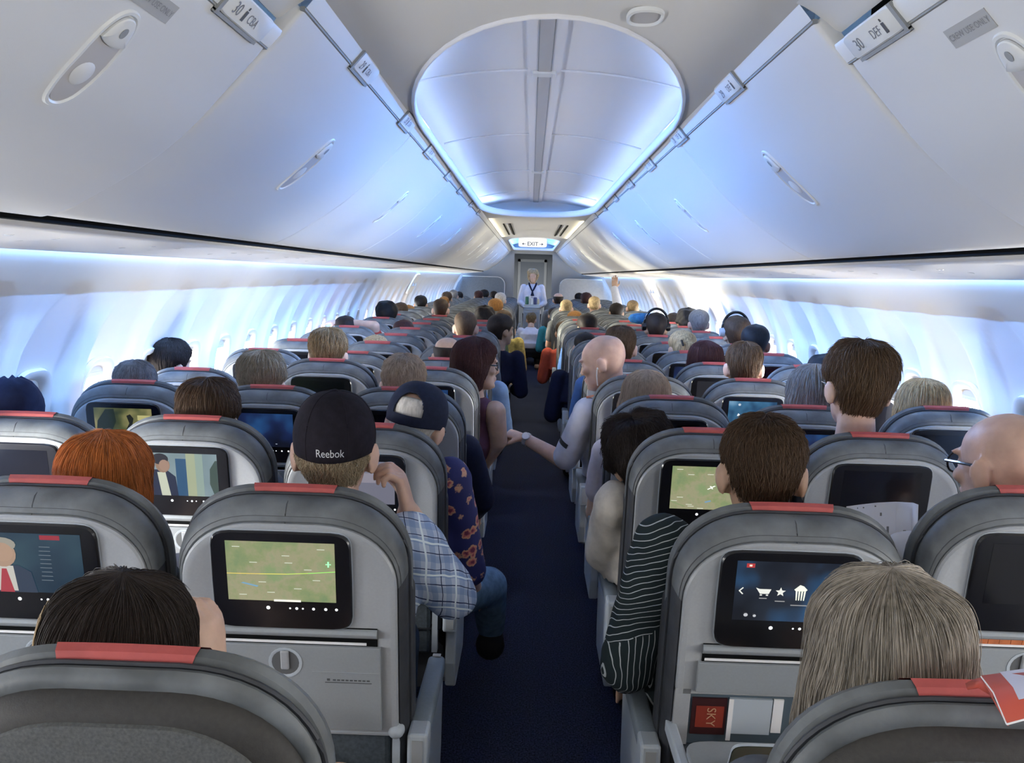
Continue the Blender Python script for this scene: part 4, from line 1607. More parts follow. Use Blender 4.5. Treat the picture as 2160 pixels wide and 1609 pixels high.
def hair_fn(st):
    zx = [q[0] for q in st['zb']]
    zy = [q[1] for q in st['zb']]
    ztop = st.get('ztop', 0.225)
    fl = st.get('flare')
    bf = st.get('bf', 22)

    def fn(phi, t, lift=0.0):
        phi, t = np.broadcast_arrays(np.asarray(phi, float), np.asarray(t, float))
        a = np.abs((np.degrees(phi) + 180) % 360 - 180)
        zb = np.interp(a, zx, zy)
        tc = np.minimum(t, 1.0)
        sh = (1 - tc) if ztop < 0.22 else np.cos(tc * PI / 2)
        z = zb + (ztop - zb) * sh - np.maximum(t - 1, 0) * (ztop - zb) * 1.3
        q = hpv(phi, z, 0.0)
        fade = 1.0 if fl is not None or 'bf' in st else 0.30 + 0.70 * np.clip((z - 0.05) / 0.10, 0, 1) + st.get('top', 0.25) * np.clip((z - 0.165) / 0.05, 0, 1)
        off = st['th'] * fade * np.where(t < 0.8, 1.0, np.maximum(0.18, 1.0 - (t - 0.8) * (3.2 if fl is None else 1.6))) + st['bump'] * wob(q, bf)
        if 'ph0' not in st:
            off = off * np.where(a < 50, 0.6 + 0.4 * a / 50, 1.0)
        if fl is not None:
            off = off + 0.016 * np.exp(-((a - 96) / 24) ** 2) * np.exp(-((z - 0.10) / 0.045) ** 2)
        p = hpv(phi, z, off + lift, fl)
        if 'ph0' not in st:
            lat = np.clip(t / 0.20, 0.0, 1.0) ** 0.80
            p[..., 0] *= lat
            p[..., 1] = -0.010 + (p[..., 1] + 0.010) * lat
            p[..., 2] += 0.004 * (1 - lat)
        return p
    return fn


def mapv(F, arr):
    """apply a head placement (H, R, k) to an array of points"""
    H, R, k = F.args
    R = np.array(R)
    pv = np.array(PIV)
    return np.array(H) + ((arr - pv) @ R.T + pv) * k


def hair_objs(root, style, F, material, strands=0, slen=0.35, srad=0.0006, smat=None, swirl=0.30, up=0.0, over=None):
    st = dict(STY[style])
    if over:
        st.update(over)
    fn = hair_fn(st)
    nph, nt = 56, 22
    mb = MB()
    p0 = math.radians(st.get('ph0', 0))
    full = p0 == 0
    rows = []
    if full:
        for j in range(nt + 1):
            t = j / nt
            rows.append([V(q_) for q_ in mapv(F, fn(np.arange(nph) * 2 * PI / nph, t))])
        mb.loft(rows, True, False)
        base = len(rows[-1])
        # turn the lower edge in under the hair so it is a closed body, not a sheet
        inner = []
        for j in range(6):
            t = 1 - j / 5 * 0.9
            inner.append([V(q_) for q_ in mapv(F, fn(np.arange(nph) * 2 * PI / nph, t, -0.010 - 0.004 * min(j, 2)))])
        mb.loft([rows[-1]] + inner, False, True)
    else:
        for j in range(nt + 1):
            t = j / nt
            rows.append([V(q_) for q_ in mapv(F, fn(p0 + (2 * PI - 2 * p0) * np.arange(nph + 1) / nph, t, -0.007 if j == 0 else 0))])
        mb.loft(rows, False, False, closed=False)
    o = mb.build('hair', material, root, smooth=80, fix=full)
    if strands:
        r = random.Random(sum(map(ord, style)) + strands)
        npt = 7
        hc = D.hair_curves.new('hair_strands')
        hc.add_curves([npt] * strands)
        rg = np.random.default_rng(sum(map(ord, style)) + strands)
        t0 = rg.random(strands) ** (0.75 if p0 else 1.0)
        ph = p0 + (2 * PI - 2 * p0) * rg.random(strands)
        dph = (rg.random(strands) - 0.5) * swirl
        l_ = slen * (0.5 + rg.random(strands))
        lf = 0.001 + 0.010 * rg.random(strands) ** 3 + up * rg.random(strands)
        tmax = 1.0 + (0.06 if st.get('flare') else 0.10)
        s_ = np.linspace(0, 1, npt)
        T_ = np.minimum(t0[:, None] * 0.95 + s_ * l_[:, None], tmax)
        pos = mapv(F, fn(ph[:, None] + dph[:, None] * s_, T_, 0.0006 + lf[:, None] * s_ * (1.2 - 0.5 * s_))).astype(np.float32)
        hc.attributes['position'].data.foreach_set('vector', pos.ravel())
        ra = hc.attributes.get('radius') or hc.attributes.new('radius', 'FLOAT', 'POINT')
        rv = np.tile(np.array([1, 1, 1, 1, .9, .7, .35], dtype=np.float32) * srad, strands)
        ra.data.foreach_set('value', rv)
        hc.materials.append(smat or material)
        ho = D.objects.new('hair_strands', hc)
        COL.objects.link(ho)
        ho.parent = o
    return o


def hairmat(name, col, var=0.35, sx=1.0):
    k = 'hair_' + name
    if k in MATS:
        return MATS[k]
    mt = D.materials.new(k)
    mt.use_nodes = True
    nt = mt.node_tree
    b = nt.nodes['Principled BSDF']
    b.inputs['Roughness'].default_value = 0.62
    b.inputs['Specular IOR Level'].default_value = 0.22
    tc = nt.nodes.new('ShaderNodeTexCoord')
    mp = nt.nodes.new('ShaderNodeMapping')
    mp.inputs['Scale'].default_value = (1, 1, 0.18)
    n = nt.nodes.new('ShaderNodeTexNoise')
    n.inputs['Scale'].default_value = 110
    n.inputs['Detail'].default_value = 4
    nt.links.new(tc.outputs['Object'], mp.inputs['Vector'])
    nt.links.new(mp.outputs['Vector'], n.inputs['Vector'])
    hi = nt.nodes.new('ShaderNodeHairInfo')
    mi = nt.nodes.new('ShaderNodeMath')
    mi.operation = 'MULTIPLY_ADD'
    nt.links.new(hi.outputs['Random'], mi.inputs[0])
    mi.inputs[1].default_value = 0.5
    nt.links.new(n.outputs['Fac'], mi.inputs[2])
    r = nt.nodes.new('ShaderNodeMapRange')
    r.inputs['From Min'].default_value = 0.35
    r.inputs['From Max'].default_value = 0.95
    r.inputs['To Min'].default_value = 1 - var
    r.inputs['To Max'].default_value = 1 + var
    nt.links.new(mi.outputs[0], r.inputs['Value'])
    mx = nt.nodes.new('ShaderNodeVectorMath')
    mx.operation = 'SCALE'
    mx.inputs[0].default_value = col
    nt.links.new(r.outputs['Result'], mx.inputs['Scale'])
    nt.links.new(mx.outputs['Vector'], b.inputs['Base Color'])
    bp = nt.nodes.new('ShaderNodeBump')
    bp.inputs['Strength'].default_value = 0.35
    bp.inputs['Distance'].default_value = 0.003
    nt.links.new(n.outputs['Fac'], bp.inputs['Height'])
    nt.links.new(bp.outputs['Normal'], b.inputs['Normal'])
    MATS[k] = mt
    return mt


HC = dict(black=(0.008, 0.008, 0.011), dark=(0.020, 0.014, 0.012), brown=(0.060, 0.036, 0.021), mid=(0.105, 0.066, 0.038), sandy=(0.21, 0.145, 0.075), blond=(0.42, 0.31, 0.17), ash=(0.24, 0.19, 0.125),
          grey=(0.22, 0.21, 0.20), salt=(0.14, 0.13, 0.125), white=(0.55, 0.52, 0.47), red=(0.34, 0.105, 0.026), auburn=(0.045, 0.016, 0.016), ginger=(0.30, 0.14, 0.04), silver=(0.215, 0.19, 0.16), pale=(0.36, 0.27, 0.19))
for k_, c_ in HC.items():
    hairmat(k_, c_, 0.55 if k_ in ('silver', 'blond', 'red', 'sandy') else 0.35)


def skinmat(name, col):
    mt = mat('skin_' + name, col, 0.5, noise=0.10, nscale=30, bump=0.06, bscale=300, spec=0.35)
    b = mt.node_tree.nodes['Principled BSDF']
    b.inputs['Subsurface Weight'].default_value = 0.12
    b.inputs['Subsurface Radius'].default_value = (0.012, 0.005, 0.003)
    return mt


SK = dict(fair=skinmat('fair', (0.54, 0.36, 0.27)), tan=skinmat('tan', (0.45, 0.29, 0.20)), pink=skinmat('pink', (0.53, 0.345, 0.265)), brown=skinmat('brown', (0.16, 0.08, 0.05)), olive=skinmat('olive', (0.40, 0.25, 0.16)))


def cloth(name, col, noise=0.08):
    return mat('cloth_' + name, col, 0.85, noise=noise, nscale=35, bump=0.25, bscale=70, spec=0.15)


# woven patterns -----------------------------------------------------------
def wave_cloth(name, base, bands):
    """bands: (axis vector, period in m, duty, colour, phase)"""
    mt = D.materials.new(name)
    mt.use_nodes = True
    nt = mt.node_tree
    b = nt.nodes['Principled BSDF']
    b.inputs['Roughness'].default_value = 0.85
    b.inputs['Specular IOR Level'].default_value = 0.15
    tc = nt.nodes.new('ShaderNodeTexCoord')
    nn = nt.nodes.new('ShaderNodeTexNoise')
    nn.inputs['Scale'].default_value = 9
    nn.inputs['Detail'].default_value = 2
    nt.links.new(tc.outputs['Object'], nn.inputs['Vector'])
    wv = nt.nodes.new('ShaderNodeVectorMath')
    wv.operation = 'MULTIPLY_ADD'
    nt.links.new(nn.outputs['Color'], wv.inputs[0])
    wv.inputs[1].default_value = (0.03, 0.03, 0.03)
    nt.links.new(tc.outputs['Object'], wv.inputs[2])
    cur = None
    for ax, per, duty, col, ph in bands:
        dt = nt.nodes.new('ShaderNodeVectorMath')
        dt.operation = 'DOT_PRODUCT'
        nt.links.new(wv.outputs[0], dt.inputs[0])
        dt.inputs[1].default_value = tuple(q / per for q in ax)
        ad = nt.nodes.new('ShaderNodeMath')
        ad.operation = 'ADD'
        nt.links.new(dt.outputs['Value'], ad.inputs[0])
        ad.inputs[1].default_value = ph + 50
        fr = nt.nodes.new('ShaderNodeMath')
        fr.operation = 'FRACT'
        nt.links.new(ad.outputs[0], fr.inputs[0])
        lt = nt.nodes.new('ShaderNodeMath')
        lt.operation = 'LESS_THAN'
        nt.links.new(fr.outputs[0], lt.inputs[0])
        lt.inputs[1].default_value = duty
        mu = nt.nodes.new('ShaderNodeMath')
        mu.operation = 'MULTIPLY'
        nt.links.new(lt.outputs[0], mu.inputs[0])
        mu.inputs[1].default_value = col[3] if len(col) > 3 else 1.0
        mx = nt.nodes.new('ShaderNodeMix')
        mx.data_type = 'RGBA'
        nt.links.new(mu.outputs[0], mx.inputs['Factor'])
        if cur is None:
            mx.inputs['A'].default_value = (*base, 1)
        else:
            nt.links.new(cur, mx.inputs['A'])
        mx.inputs['B'].default_value = (*col[:3], 1)
        cur = mx.outputs['Result']
    nt.links.new(cur, b.inputs['Base Color'])
    return mt


M_PLAID = wave_cloth('cloth_plaid', (0.42, 0.48, 0.60), [((1, 0.25, 0.12), 0.034, 0.40, (0.16, 0.25, 0.45, 0.55), 0.1), ((0.1, 0.35, 1), 0.036, 0.40, (0.16, 0.25, 0.45, 0.55), 0.3),
                                                     ((1, 0.25, 0.12), 0.034, 0.06, (0.02, 0.03, 0.08), 0.4), ((0.1, 0.35, 1), 0.036, 0.06, (0.02, 0.03, 0.08), 0.8), ((1, 0.25, 0.12), 0.068, 0.06, (0.66, 0.74, 0.78), 0.72), ((0.1, 0.35, 1), 0.072, 0.06, (0.66, 0.74, 0.78), 0.6)])
M_PINV = wave_cloth('cloth_pinstripe_down', (0.016, 0.024, 0.027), [((0.95, 0.25, 0.06), 0.0125, 0.13, (0.42, 0.45, 0.46), 0.0)])
M_PIN = wave_cloth('cloth_pinstripe', (0.016, 0.024, 0.027), [((-0.30, 0.15, 0.93), 0.0125, 0.13, (0.42, 0.45, 0.46), 0.0)])


def floral():
    mt = D.materials.new('cloth_floral')
    mt.use_nodes = True
    nt = mt.node_tree
    b = nt.nodes['Principled BSDF']
    b.inputs['Roughness'].default_value = 0.8
    tc = nt.nodes.new('ShaderNodeTexCoord')
    v = nt.nodes.new('ShaderNodeTexVoronoi')
    v.inputs['Scale'].default_value = 21
    nt.links.new(tc.outputs['Object'], v.inputs['Vector'])
    n = nt.nodes.new('ShaderNodeTexNoise')
    n.inputs['Scale'].default_value = 90
    nt.links.new(tc.outputs['Object'], n.inputs['Vector'])
    ad = nt.nodes.new('ShaderNodeMath')
    ad.operation = 'MULTIPLY_ADD'
    nt.links.new(n.outputs['Fac'], ad.inputs[0])
    ad.inputs[1].default_value = 0.42
    nt.links.new(v.outputs['Distance'], ad.inputs[2])
    r = ramp(nt, [(0.34, (0.12, 0.02, 0.06)), (0.44, (0.45, 0.13, 0.13)), (0.52, (0.50, 0.30, 0.18)), (0.585, (0.20, 0.10, 0.12)), (0.60, (0.010, 0.014, 0.10))])
    nt.links.new(ad.outputs[0], r.inputs[0])
    nt.links.new(r.outputs[0], b.inputs['Base Color'])
    return mt


M_FLORAL = floral()
M_JEANS = cloth('jeans', (0.10, 0.17, 0.26), 0.25)
M_BLUEDK = cloth('dark_jeans', (0.02, 0.035, 0.06), 0.2)
M_NAVYC = cloth('navy', (0.011, 0.014, 0.034), 0.15)
M_KHAKI = cloth('khaki', (0.22, 0.19, 0.14))
M_BLACKC = cloth('black', (0.010, 0.010, 0.013))


def new_obj(name, me, mt, parent, omat=False):
    if omat:
        if not me.materials:
            me.materials.append(None)
    else:
        me.materials.clear()
        me.materials.append(mt)
    o = D.objects.new(name, me)
    COL.objects.link(o)
    if omat:
        o.material_slots[0].link = 'OBJECT'
        o.material_slots[0].material = mt
    o.parent = parent
    return o


def eyes(root, F, col=(0.05, 0.03, 0.02)):
    for s in (-1, 1):
        mb = MB()
        mb.ell(F(V((s * 0.031, 0.0865, 0.115))), (0.0085, 0.0085, 0.0085))
        e = mb.build('eye', mat('eye_white', (0.7, 0.7, 0.68), 0.2), root)
        mb = MB()
        mb.ell(F(V((s * 0.031, 0.0935, 0.115))), (0.0040, 0.0024, 0.0040))
        mb.build('iris', mat('iris_brown', col, 0.2), e)


def person(label, row, col, J, skin, shirt, hair=None, hcol=None, strands=0, slen=0.3, sleeve=0.55, trousers=None, hands=None, voxel=0.007, folds=0.003, face=False, legs=True, base=None, over=None, up=0.0, srad=0.0006, group='passengers', bodyname='body'):
    t = thing('person', label, 'person', base or (COLX[col], rowy(row), 0), group)
    new_obj('body', body_mesh(J, hands, voxel, legs=legs), SK[skin], t)
    F = headfn(J['H'], J['R'], J['k'])
    if hair:
        hair_objs(t, hair, F, MATS['hair_' + hcol], strands, slen, over=over, up=up, srad=srad)
    if shirt is not None:
        new_obj('shirt', shirt_mesh(J, sleeve, folds=folds), shirt, t)
    if trousers is not None and legs:
        new_obj('trousers', trouser_mesh(J), trousers, t)
        for s in 'lr':
            mb = MB()
            an = J['an' + s]
            mb.capsule(an + V((0, -0.015, -0.050)), an + V((0, 0.15, -0.066)), 0.056, 0.042)
            mb.build('shoe', M_BLACKC, t)
    if face:
        eyes(t, F)
    return t, F


def L(u, v, Y, row, col):
    """a photographed point at distance Y, local to a seat"""
    p = at(u, v, Y)
    return V((p.x - COLX[col], p.y - rowy(row), p.z))
# -------------------------------------------------- passengers, plain ones
TB, TS, TH = {}, {}, {}
TJ = pose()
TF = headfn(TJ['H'], TJ['R'])


def simple(row, col, u, v, style, hcol, skin, shirt, label, rz=0, near=False, w='m', over=None, extra=None):
    p = at(u, v, rowy(row) + 0.205)
    th = STY[style]['th'] if style else 0.0
    k = (p.z - th) / 1.285 if row <= 6 else p.z / (1.285 + th)
    if w not in TB:
        J = pose(w=1.0 if w == 'm' else 0.86)
        TB[w] = body_mesh(J, None, 0.009, legs=True)
        TB[w].materials.append(None)
        TS[w] = shirt_mesh(J, 0.6, folds=0.003)
        TS[w].materials.append(None)
    t = thing('person', label, 'person', (p.x, rowy(row), 0), 'passengers', rz=math.radians(rz))
    t.scale = (k, k, k)
    hy = 0.205
    t.location = V((p.x, rowy(row) + 0.205, 0)) - Matrix.Rotation(math.radians(rz), 3, 'Z') @ V((0, hy * k, 0))
    new_obj('body', TB[w], SK[skin], t, True)
    new_obj('shirt', TS[w], shirt, t, True)
    if style:
        key = (style, near, str(over))
        hm = MATS['hair_' + hcol]
        if key not in TH:
            TH[key] = hair_objs(t, style, TF, hm, 3500 if near else 0, 0.22 if STY[style].get('flare') is None else 0.45, over=over, srad=0.0007)
            for o in [TH[key]] + list(TH[key].children):
                o.material_slots[0].link = 'OBJECT'
                o.material_slots[0].material = hm
        else:
            o = copy_tree(TH[key], t)
            for q in [o] + list(o.children):
                q.material_slots[0].link = 'OBJECT'
                q.material_slots[0].material = hm
    return t, k


C_GREY = cloth('grey', (0.16, 0.17, 0.18))
C_WHITE = cloth('white', (0.55, 0.56, 0.60), 0.04)
C_BLUE = cloth('blue', (0.06, 0.13, 0.30))
C_SKY = cloth('sky', (0.30, 0.42, 0.58))
C_RED = cloth('red', (0.35, 0.05, 0.04))
C_CORAL = cloth('coral', (0.55, 0.10, 0.06))
C_GREEN = cloth('green', (0.06, 0.10, 0.06))
C_TAN = cloth('tan', (0.32, 0.25, 0.17))
C_YEL = cloth('yellow', (0.45, 0.36, 0.12), 0.35)
C_TEAL = cloth('teal', (0.03, 0.20, 0.32))
C_CREAM = cloth('cream', (0.52, 0.48, 0.42), 0.12)
C_LILAC = cloth('lilac', (0.50, 0.46, 0.50), 0.06)
C_PLUM = cloth('plum', (0.12, 0.055, 0.085), 0.1)
C_DENIM = cloth('denim_shirt', (0.05, 0.14, 0.26), 0.15)

P = [
    (3, 'B', 440, 800, 'full', 'brown', 'tan', C_GREY, 'person with rounded brown hair behind the screen showing a jacketed man', 0, True),
    (4, 'A', 285, 761, 'crop', 'salt', 'fair', C_GREY, 'person with close grey hair behind the seat showing a yellow film', 8, True),
    (4, 'B', 552, 741, 'full', 'ash', 'tan', C_GREEN, 'person with swept-up ash brown hair beside the grey-haired window passenger', 4, True),
    (4, 'D', 1365, 780, 'long', 'pale', 'fair', C_LILAC, 'person with long straight blonde hair in front of a dark screen by the aisle', -4, True, 'f'),
    (4, 'E', 1720, 768, 'bob', 'grey', 'fair', C_BLUE, 'person with chin-length grey hair partly behind the tall brown-haired man', 10, True, 'f'),
    (4, 'F', 1950, 798, 'bob', 'blond', 'fair', C_TAN, 'person with a sunlit blonde bob beside the bright right-side window', -8, True, 'f'),
    (5, 'A', 358, 715, 'full', 'dark', 'tan', C_GREY, 'person with dark brown hair leaning by the bright left-side window', -30, True),
    (5, 'B', 693, 693, 'short', 'sandy', 'fair', C_TAN, 'person with a round sandy-haired head above the wide grey seat', 0, True),
    (5, 'E', 1572, 722, 'crop', 'mid', 'pink', C_GREY, 'person with short brown hair beyond the blue-lit screen', -6, True),
    (6, 'F', 1742, 745, 'afro', 'black', 'brown', C_RED, 'person whose dark hair just shows above a seat near the right-side window', 0),
    (6, 'D', 1310, 688, 'crop', 'mid', 'pink', C_BLUE, 'person with cropped brown hair just past the bald man in white', 0, True),
    (6, 'E', 1490, 718, 'long', 'auburn', 'olive', C_GREY, 'person with long dark auburn hair below the blonde updo', 6, True, 'f'),
    (6, 'C', 945, 708, 'fringe', 'dark', 'tan', C_BLUE, 'balding person just behind the dark-haired woman in plum', 0),
    (7, 'F', 1595, 685, 'short', 'black', 'brown', C_GREY, 'person with short black hair by the right-side windows', -14),
    (7, 'B', 793, 706, 'bob', 'blond', 'fair', C_CREAM, 'person whose pale blonde hair tip shows above a red tab', 0, False, 'f'),
    (8, 'C', 983, 656, 'crop', 'mid', 'pink', C_GREY, 'person with greying cropped hair in the left-side aisle column', 0),
    (9, 'B', 852, 674, 'bob', 'auburn', 'olive', C_GREY, 'person with dark reddish hair in the left-side middle seats', 0, False, 'f'),
    (10, 'F', 1475, 653, 'short', 'grey', 'pink', C_GREY, 'person with silver grey hair by the right-side wall', 0),
    (10, 'D', 1240, 662, 'full', 'dark', 'tan', C_BLUE, 'person with bushy dark hair in the right-side aisle column', 0),
    (11, 'A', 816, 634, 'afro', 'black', 'brown', C_BLUE, 'person with a round black-haired head against the left-side wall', 0),
    (11, 'C', 1022, 645, 'curly', 'dark', 'olive', C_GREEN, 'person with dark curly hair in the left-side aisle column', 0),
    (11, 'F', 1450, 650, 'curly', 'black', 'brown', C_GREY, 'person with dark curly hair next to the silver-haired passenger', 0),
    (13, 'D', 1213, 656, 'full', 'ginger', 'fair', C_TAN, 'person with tousled ginger brown hair in the right-side aisle column', 0),
    (12, 'B', 930, 630, 'crop', 'brown', 'pink', C_GREY, 'person with square cropped brown hair in the left-side middle column', 0),
    (12, 'F', 1422, 660, 'short', 'dark', 'tan', C_GREY, 'person whose dark hair shows behind the passenger with headphones', 0),
    (13, 'A', 846, 638, 'short', 'brown', 'tan', C_GREY, 'person with short brown hair just past the round black-haired head', 0),
    (14, 'C', 1046, 630, 'full', 'ginger', 'fair', C_CREAM, 'person with an orange blonde topknot in the left-side aisle column', 0, False, 'f'),
    (15, 'D', 1195, 632, 'crop', 'blond', 'pink', C_GREY, 'person with a pale blond cropped head in the right-side aisle column', 0),
    (14, 'A', 862, 643, 'bob', 'ginger', 'fair', C_TAN, 'person with reddish hair low beside the left-side wall', 0, False, 'f'),
    (16, 'E', 1254, 625, 'crop', 'blond', 'pink', C_GREY, 'person with a pale round head in the right-side middle column', 0),
    (15, 'A', 888, 623, 'short', 'black', 'tan', C_GREY, 'person with neat black hair by the far left-side windows', 0),
    (16, 'F', 1335, 633, 'crop', 'sandy', 'fair', C_TAN, 'person with sandy hair beside the far right-side windows', 0),
    (19, 'D', 1178, 617, 'fringe', 'dark', 'pink', C_GREY, 'balding person with dark sides near the far end of the right-side aisle column', 0),
    (18, 'C', 1056, 617, 'short', 'white', 'fair', C_GREY, 'person with bright white hair near the far end of the left-side aisle column', 0),
    (19, 'A', 943, 615, 'short', 'brown', 'tan', C_GREY, 'person with brown hair beside the far left-side wall', 0),
    (17, 'B', 937, 625, 'crop', 'ginger', 'pink', C_GREY, 'person with a pinkish balding crown in the far left-side rows', 0),
    (21, 'A', 957, 611, 'crop', 'grey', 'pink', C_GREY, 'person with a grey head wearing an over-ear band, far left-side', 0),
    (22, 'A', 968, 615, 'short', 'black', 'tan', C_BLUE, 'person with black hair in front of the dark cabin divider edge', 0),
    (22, 'B', 1010, 613, 'short', 'auburn', 'olive', C_GREY, 'person with dark reddish hair in front of the left-side divider', 0),
    (23, 'B', 1022, 611, 'full', 'black', 'brown', C_BLUE, 'person with bluish black hair in front of the left-side divider', 0),
    (24, 'B', 1042, 614, 'short', 'dark', 'tan', C_GREY, 'person with dark hair at the aisle end of the left-side divider', 0),
    (24, 'E', 1222, 618, 'full', 'black', 'brown', C_GREY, 'person with black hair in front of the right-side pale divider', 0),
    (20, 'E', 1237, 617, 'full', 'auburn', 'brown', C_RED, 'person with red brown curls in front of the right-side pale divider', 0),
]
for q in P:
    q = list(q) + [False] * (10 - len(q)) if len(q) < 10 else list(q)
    r_, c_, u_, v_, st_, hc_, sk_, sh_, lb_ = q[:9]
    rz_ = q[9] if len(q) > 9 else 0
    nr_ = q[10] if len(q) > 10 else False
    w_ = q[11] if len(q) > 11 else 'm'
    simple(r_, c_, u_, v_, st_, hc_, sk_, sh_, lb_, rz_, nr_, w_)


def headphones(label, parent_k, row, u, v, col):
    """over-ear headphones resting on a head whose crown shows at (u, v)"""
    p = at(u, v, rowy(row) + 0.205)
    k = parent_k
    t = thing('headphones', label, 'headphones', (p.x, rowy(row) + 0.205 - 0.0, p.z - 0.225 * k), 'headphones')
    mb = MB()
    mb.tube([(0.098 * math.sin(a), -0.01, 0.115 + 0.128 * math.cos(a)) for a in np.linspace(-1.62, 1.62, 22)], 0.0075, 8, flat=1.3)
    mb.build('headband', m_bezel, t)
    for s in (-1, 1):
        mb = MB()
        mb.cyl((s * 0.080, -0.006, 0.098), (s * 0.112, -0.006, 0.098), 0.036, 18, 0.030)
        mb.build('ear_cup', col, t)
    return t


_t, _k = simple(9, 'E', 1385, 660, 'short', 'dark', 'tan', C_BLUE, 'dark-haired person under black headphones, right-side middle column')
headphones('black headphones on the dark-haired passenger in the right-side middle column', _k, 9, 1385, 655, m_bezel)
_t, _k = simple(8, 'F', 1555, 667, 'full', 'brown', 'tan', C_GREY, 'person with brown hair wearing white-cupped headphones by the right-side wall', 0)
headphones('black headphones with white ear cups on the brown-haired passenger by the right-side wall', _k, 8, 1553, 662, m_arm)

# blonde updo with a dark clip
_t, _k = simple(7, 'E', 1440, 697, 'short', 'blond', 'fair', C_TAN, 'person with a loose blonde updo held by a dark clip', 12, False, 'f')
mb = MB()
mb.ell((0.01, 0.115, 1.19), (0.075, 0.05, 0.055))
mb.ell((-0.045, 0.105, 1.17), (0.045, 0.04, 0.075))
h_ = mb.build('hair_bun', MATS['hair_blond'], _t)
mb = MB()
mb.tube([(-0.055, 0.075, 1.245), (-0.05, 0.055, 1.21)], 0.009, 8, flat=0.5)
mb.build('hair_clip', m_black, h_)
# ---------------------------------------------------------------- 1, left: dark hair, head on her hand
J = pose(hx=-0.083, ztop=1.155, k=0.97, w=0.86, yaw=-6, roll=5)
J['wrr'] = L(448, 1440, 1.26, 1, 'C')
J['elr'] = V((0.235, 0.30, 0.72))
t, F = person('person with straight dark brown hair in the nearest left-side seat', 1, 'C', J, 'fair', cloth('dusty', (0.20, 0.20, 0.23)), 'bob', 'dark', 7000, 0.5, sleeve=0.9,
              hands=dict(r=dict(fwd=(-0.10, 0.05, 1), palm=(-1, 0.2, 0), thumb=(0, -1, 0.1), curl=38)), voxel=0.006, over=dict(th=0.016, flare=0.22, zb=[(0, .172), (36, .160), (52, .10), (66, .03), (80, -.03), (180, -.05)]), srad=0.0005)
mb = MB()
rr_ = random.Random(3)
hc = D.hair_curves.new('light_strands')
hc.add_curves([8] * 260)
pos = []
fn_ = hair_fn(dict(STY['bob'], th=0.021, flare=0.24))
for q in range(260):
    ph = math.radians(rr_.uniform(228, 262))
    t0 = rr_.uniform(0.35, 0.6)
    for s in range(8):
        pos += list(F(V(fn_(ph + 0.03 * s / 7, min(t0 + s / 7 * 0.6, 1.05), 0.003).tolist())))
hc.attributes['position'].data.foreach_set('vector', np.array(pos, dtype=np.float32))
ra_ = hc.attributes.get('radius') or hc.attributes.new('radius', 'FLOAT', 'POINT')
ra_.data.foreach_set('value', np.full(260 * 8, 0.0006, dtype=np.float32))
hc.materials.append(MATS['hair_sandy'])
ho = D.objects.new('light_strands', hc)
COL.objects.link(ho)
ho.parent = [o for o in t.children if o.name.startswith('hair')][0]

# ---------------------------------------------------------------- 1, right: long silver hair
J = pose(hx=-0.042, ztop=1.196, k=0.98, w=0.88, yaw=8, roll=-3)
person('person with long straight silver blonde hair in the nearest right-side seat', 1, 'D', J, 'fair', cloth('slate', (0.10, 0.11, 0.13)), 'long', 'silver', 11000, 0.62, voxel=0.008,
       over=dict(flare=0.26, zb=[(0, .176), (36, .168), (52, .130), (64, .030), (78, -.19), (180, -.24)]), up=0.004, srad=0.00055)

# ---------------------------------------------------------------- 2, left aisle: black cap and plaid shirt
J = pose(hx=0.045, ztop=1.300, k=1.0, w=1.06, yaw=2)
J['elr'] = L(955, 1255, 2.12, 2, 'C')
J['shr'] = V((0.205, 0.235, 0.985))
J['wrr'] = L(862, 1082, 2.02, 2, 'C')
t, F = person('man in a black cap and blue plaid shirt holding a hand to his ear', 2, 'C', J, 'pink', M_PLAID, 'fringe', 'ash', 5000, 0.16, sleeve=0.98, trousers=M_BLUEDK,
              hands=dict(r=dict(fwd=(-0.22, -0.10, 1), palm=(-1, -0.1, -0.15), thumb=(0, 1, 0), curl=52, spread=2)), voxel=0.0052, folds=0.006,
              over=dict(th=0.013, ztop=0.113, ph0=72, zb=[(60, .104), (74, .100), (88, .098), (100, .104), (114, .080), (128, .048), (180, .018)]), up=0.002)
# collar
mb = MB()
rings = []
for o_, h_ in ((0.064, -0.03), (0.066, 0.012), (0.069, 0.020), (0.074, 0.012), (0.082, -0.012)):
    rings.append([J['nb'] + V((o_ * 1.08 * math.cos(2 * PI * q / 28), o_ * 1.05 * math.sin(2 * PI * q / 28) - 0.004, 0.030 + h_ + 0.006 * math.sin(2 * PI * q / 28))) for q in range(28)])
mb.loft(rings, False, False)
mb.build('collar', M_PLAID, t)
# cap
m_cap = mat('cap_black', (0.012, 0.010, 0.015), 0.85, noise=0.25, nscale=70, bump=0.15, bscale=200, spec=0.15)
ct = thing('baseball_cap', 'black fabric cap with white lettering across the back', 'cap', (COLX['C'], rowy(2), 0))
CT0 = [(0.118, 0.014), (0.124, 0.0165), (0.150, 0.0155), (0.175, 0.016), (0.200, 0.018), (0.216, 0.016), (0.230, 0.016)]


def capfn(phi, t):
    zlo = 0.116 - 0.010 * math.cos(phi - PI) ** 2 * (1 if math.cos(phi) < 0 else -2.2)
    ztop = 0.243
    u = math.sin(min(t, 1.0) * PI / 2)
    z = zlo + (ztop - zlo) * u
    w, f, b = htab(min(max(z, 0.10), 0.155))
    cy, ry = (f + b) / 2, (f - b) / 2
    r = max(0.0, 1 - u ** 2.7) ** (1 / 2.5)
    g = 0.0135
    return V(((w + g) * r * math.sin(phi), cy * r - 0.004 * (1 - r) + (ry + g) * r * math.cos(phi), z))


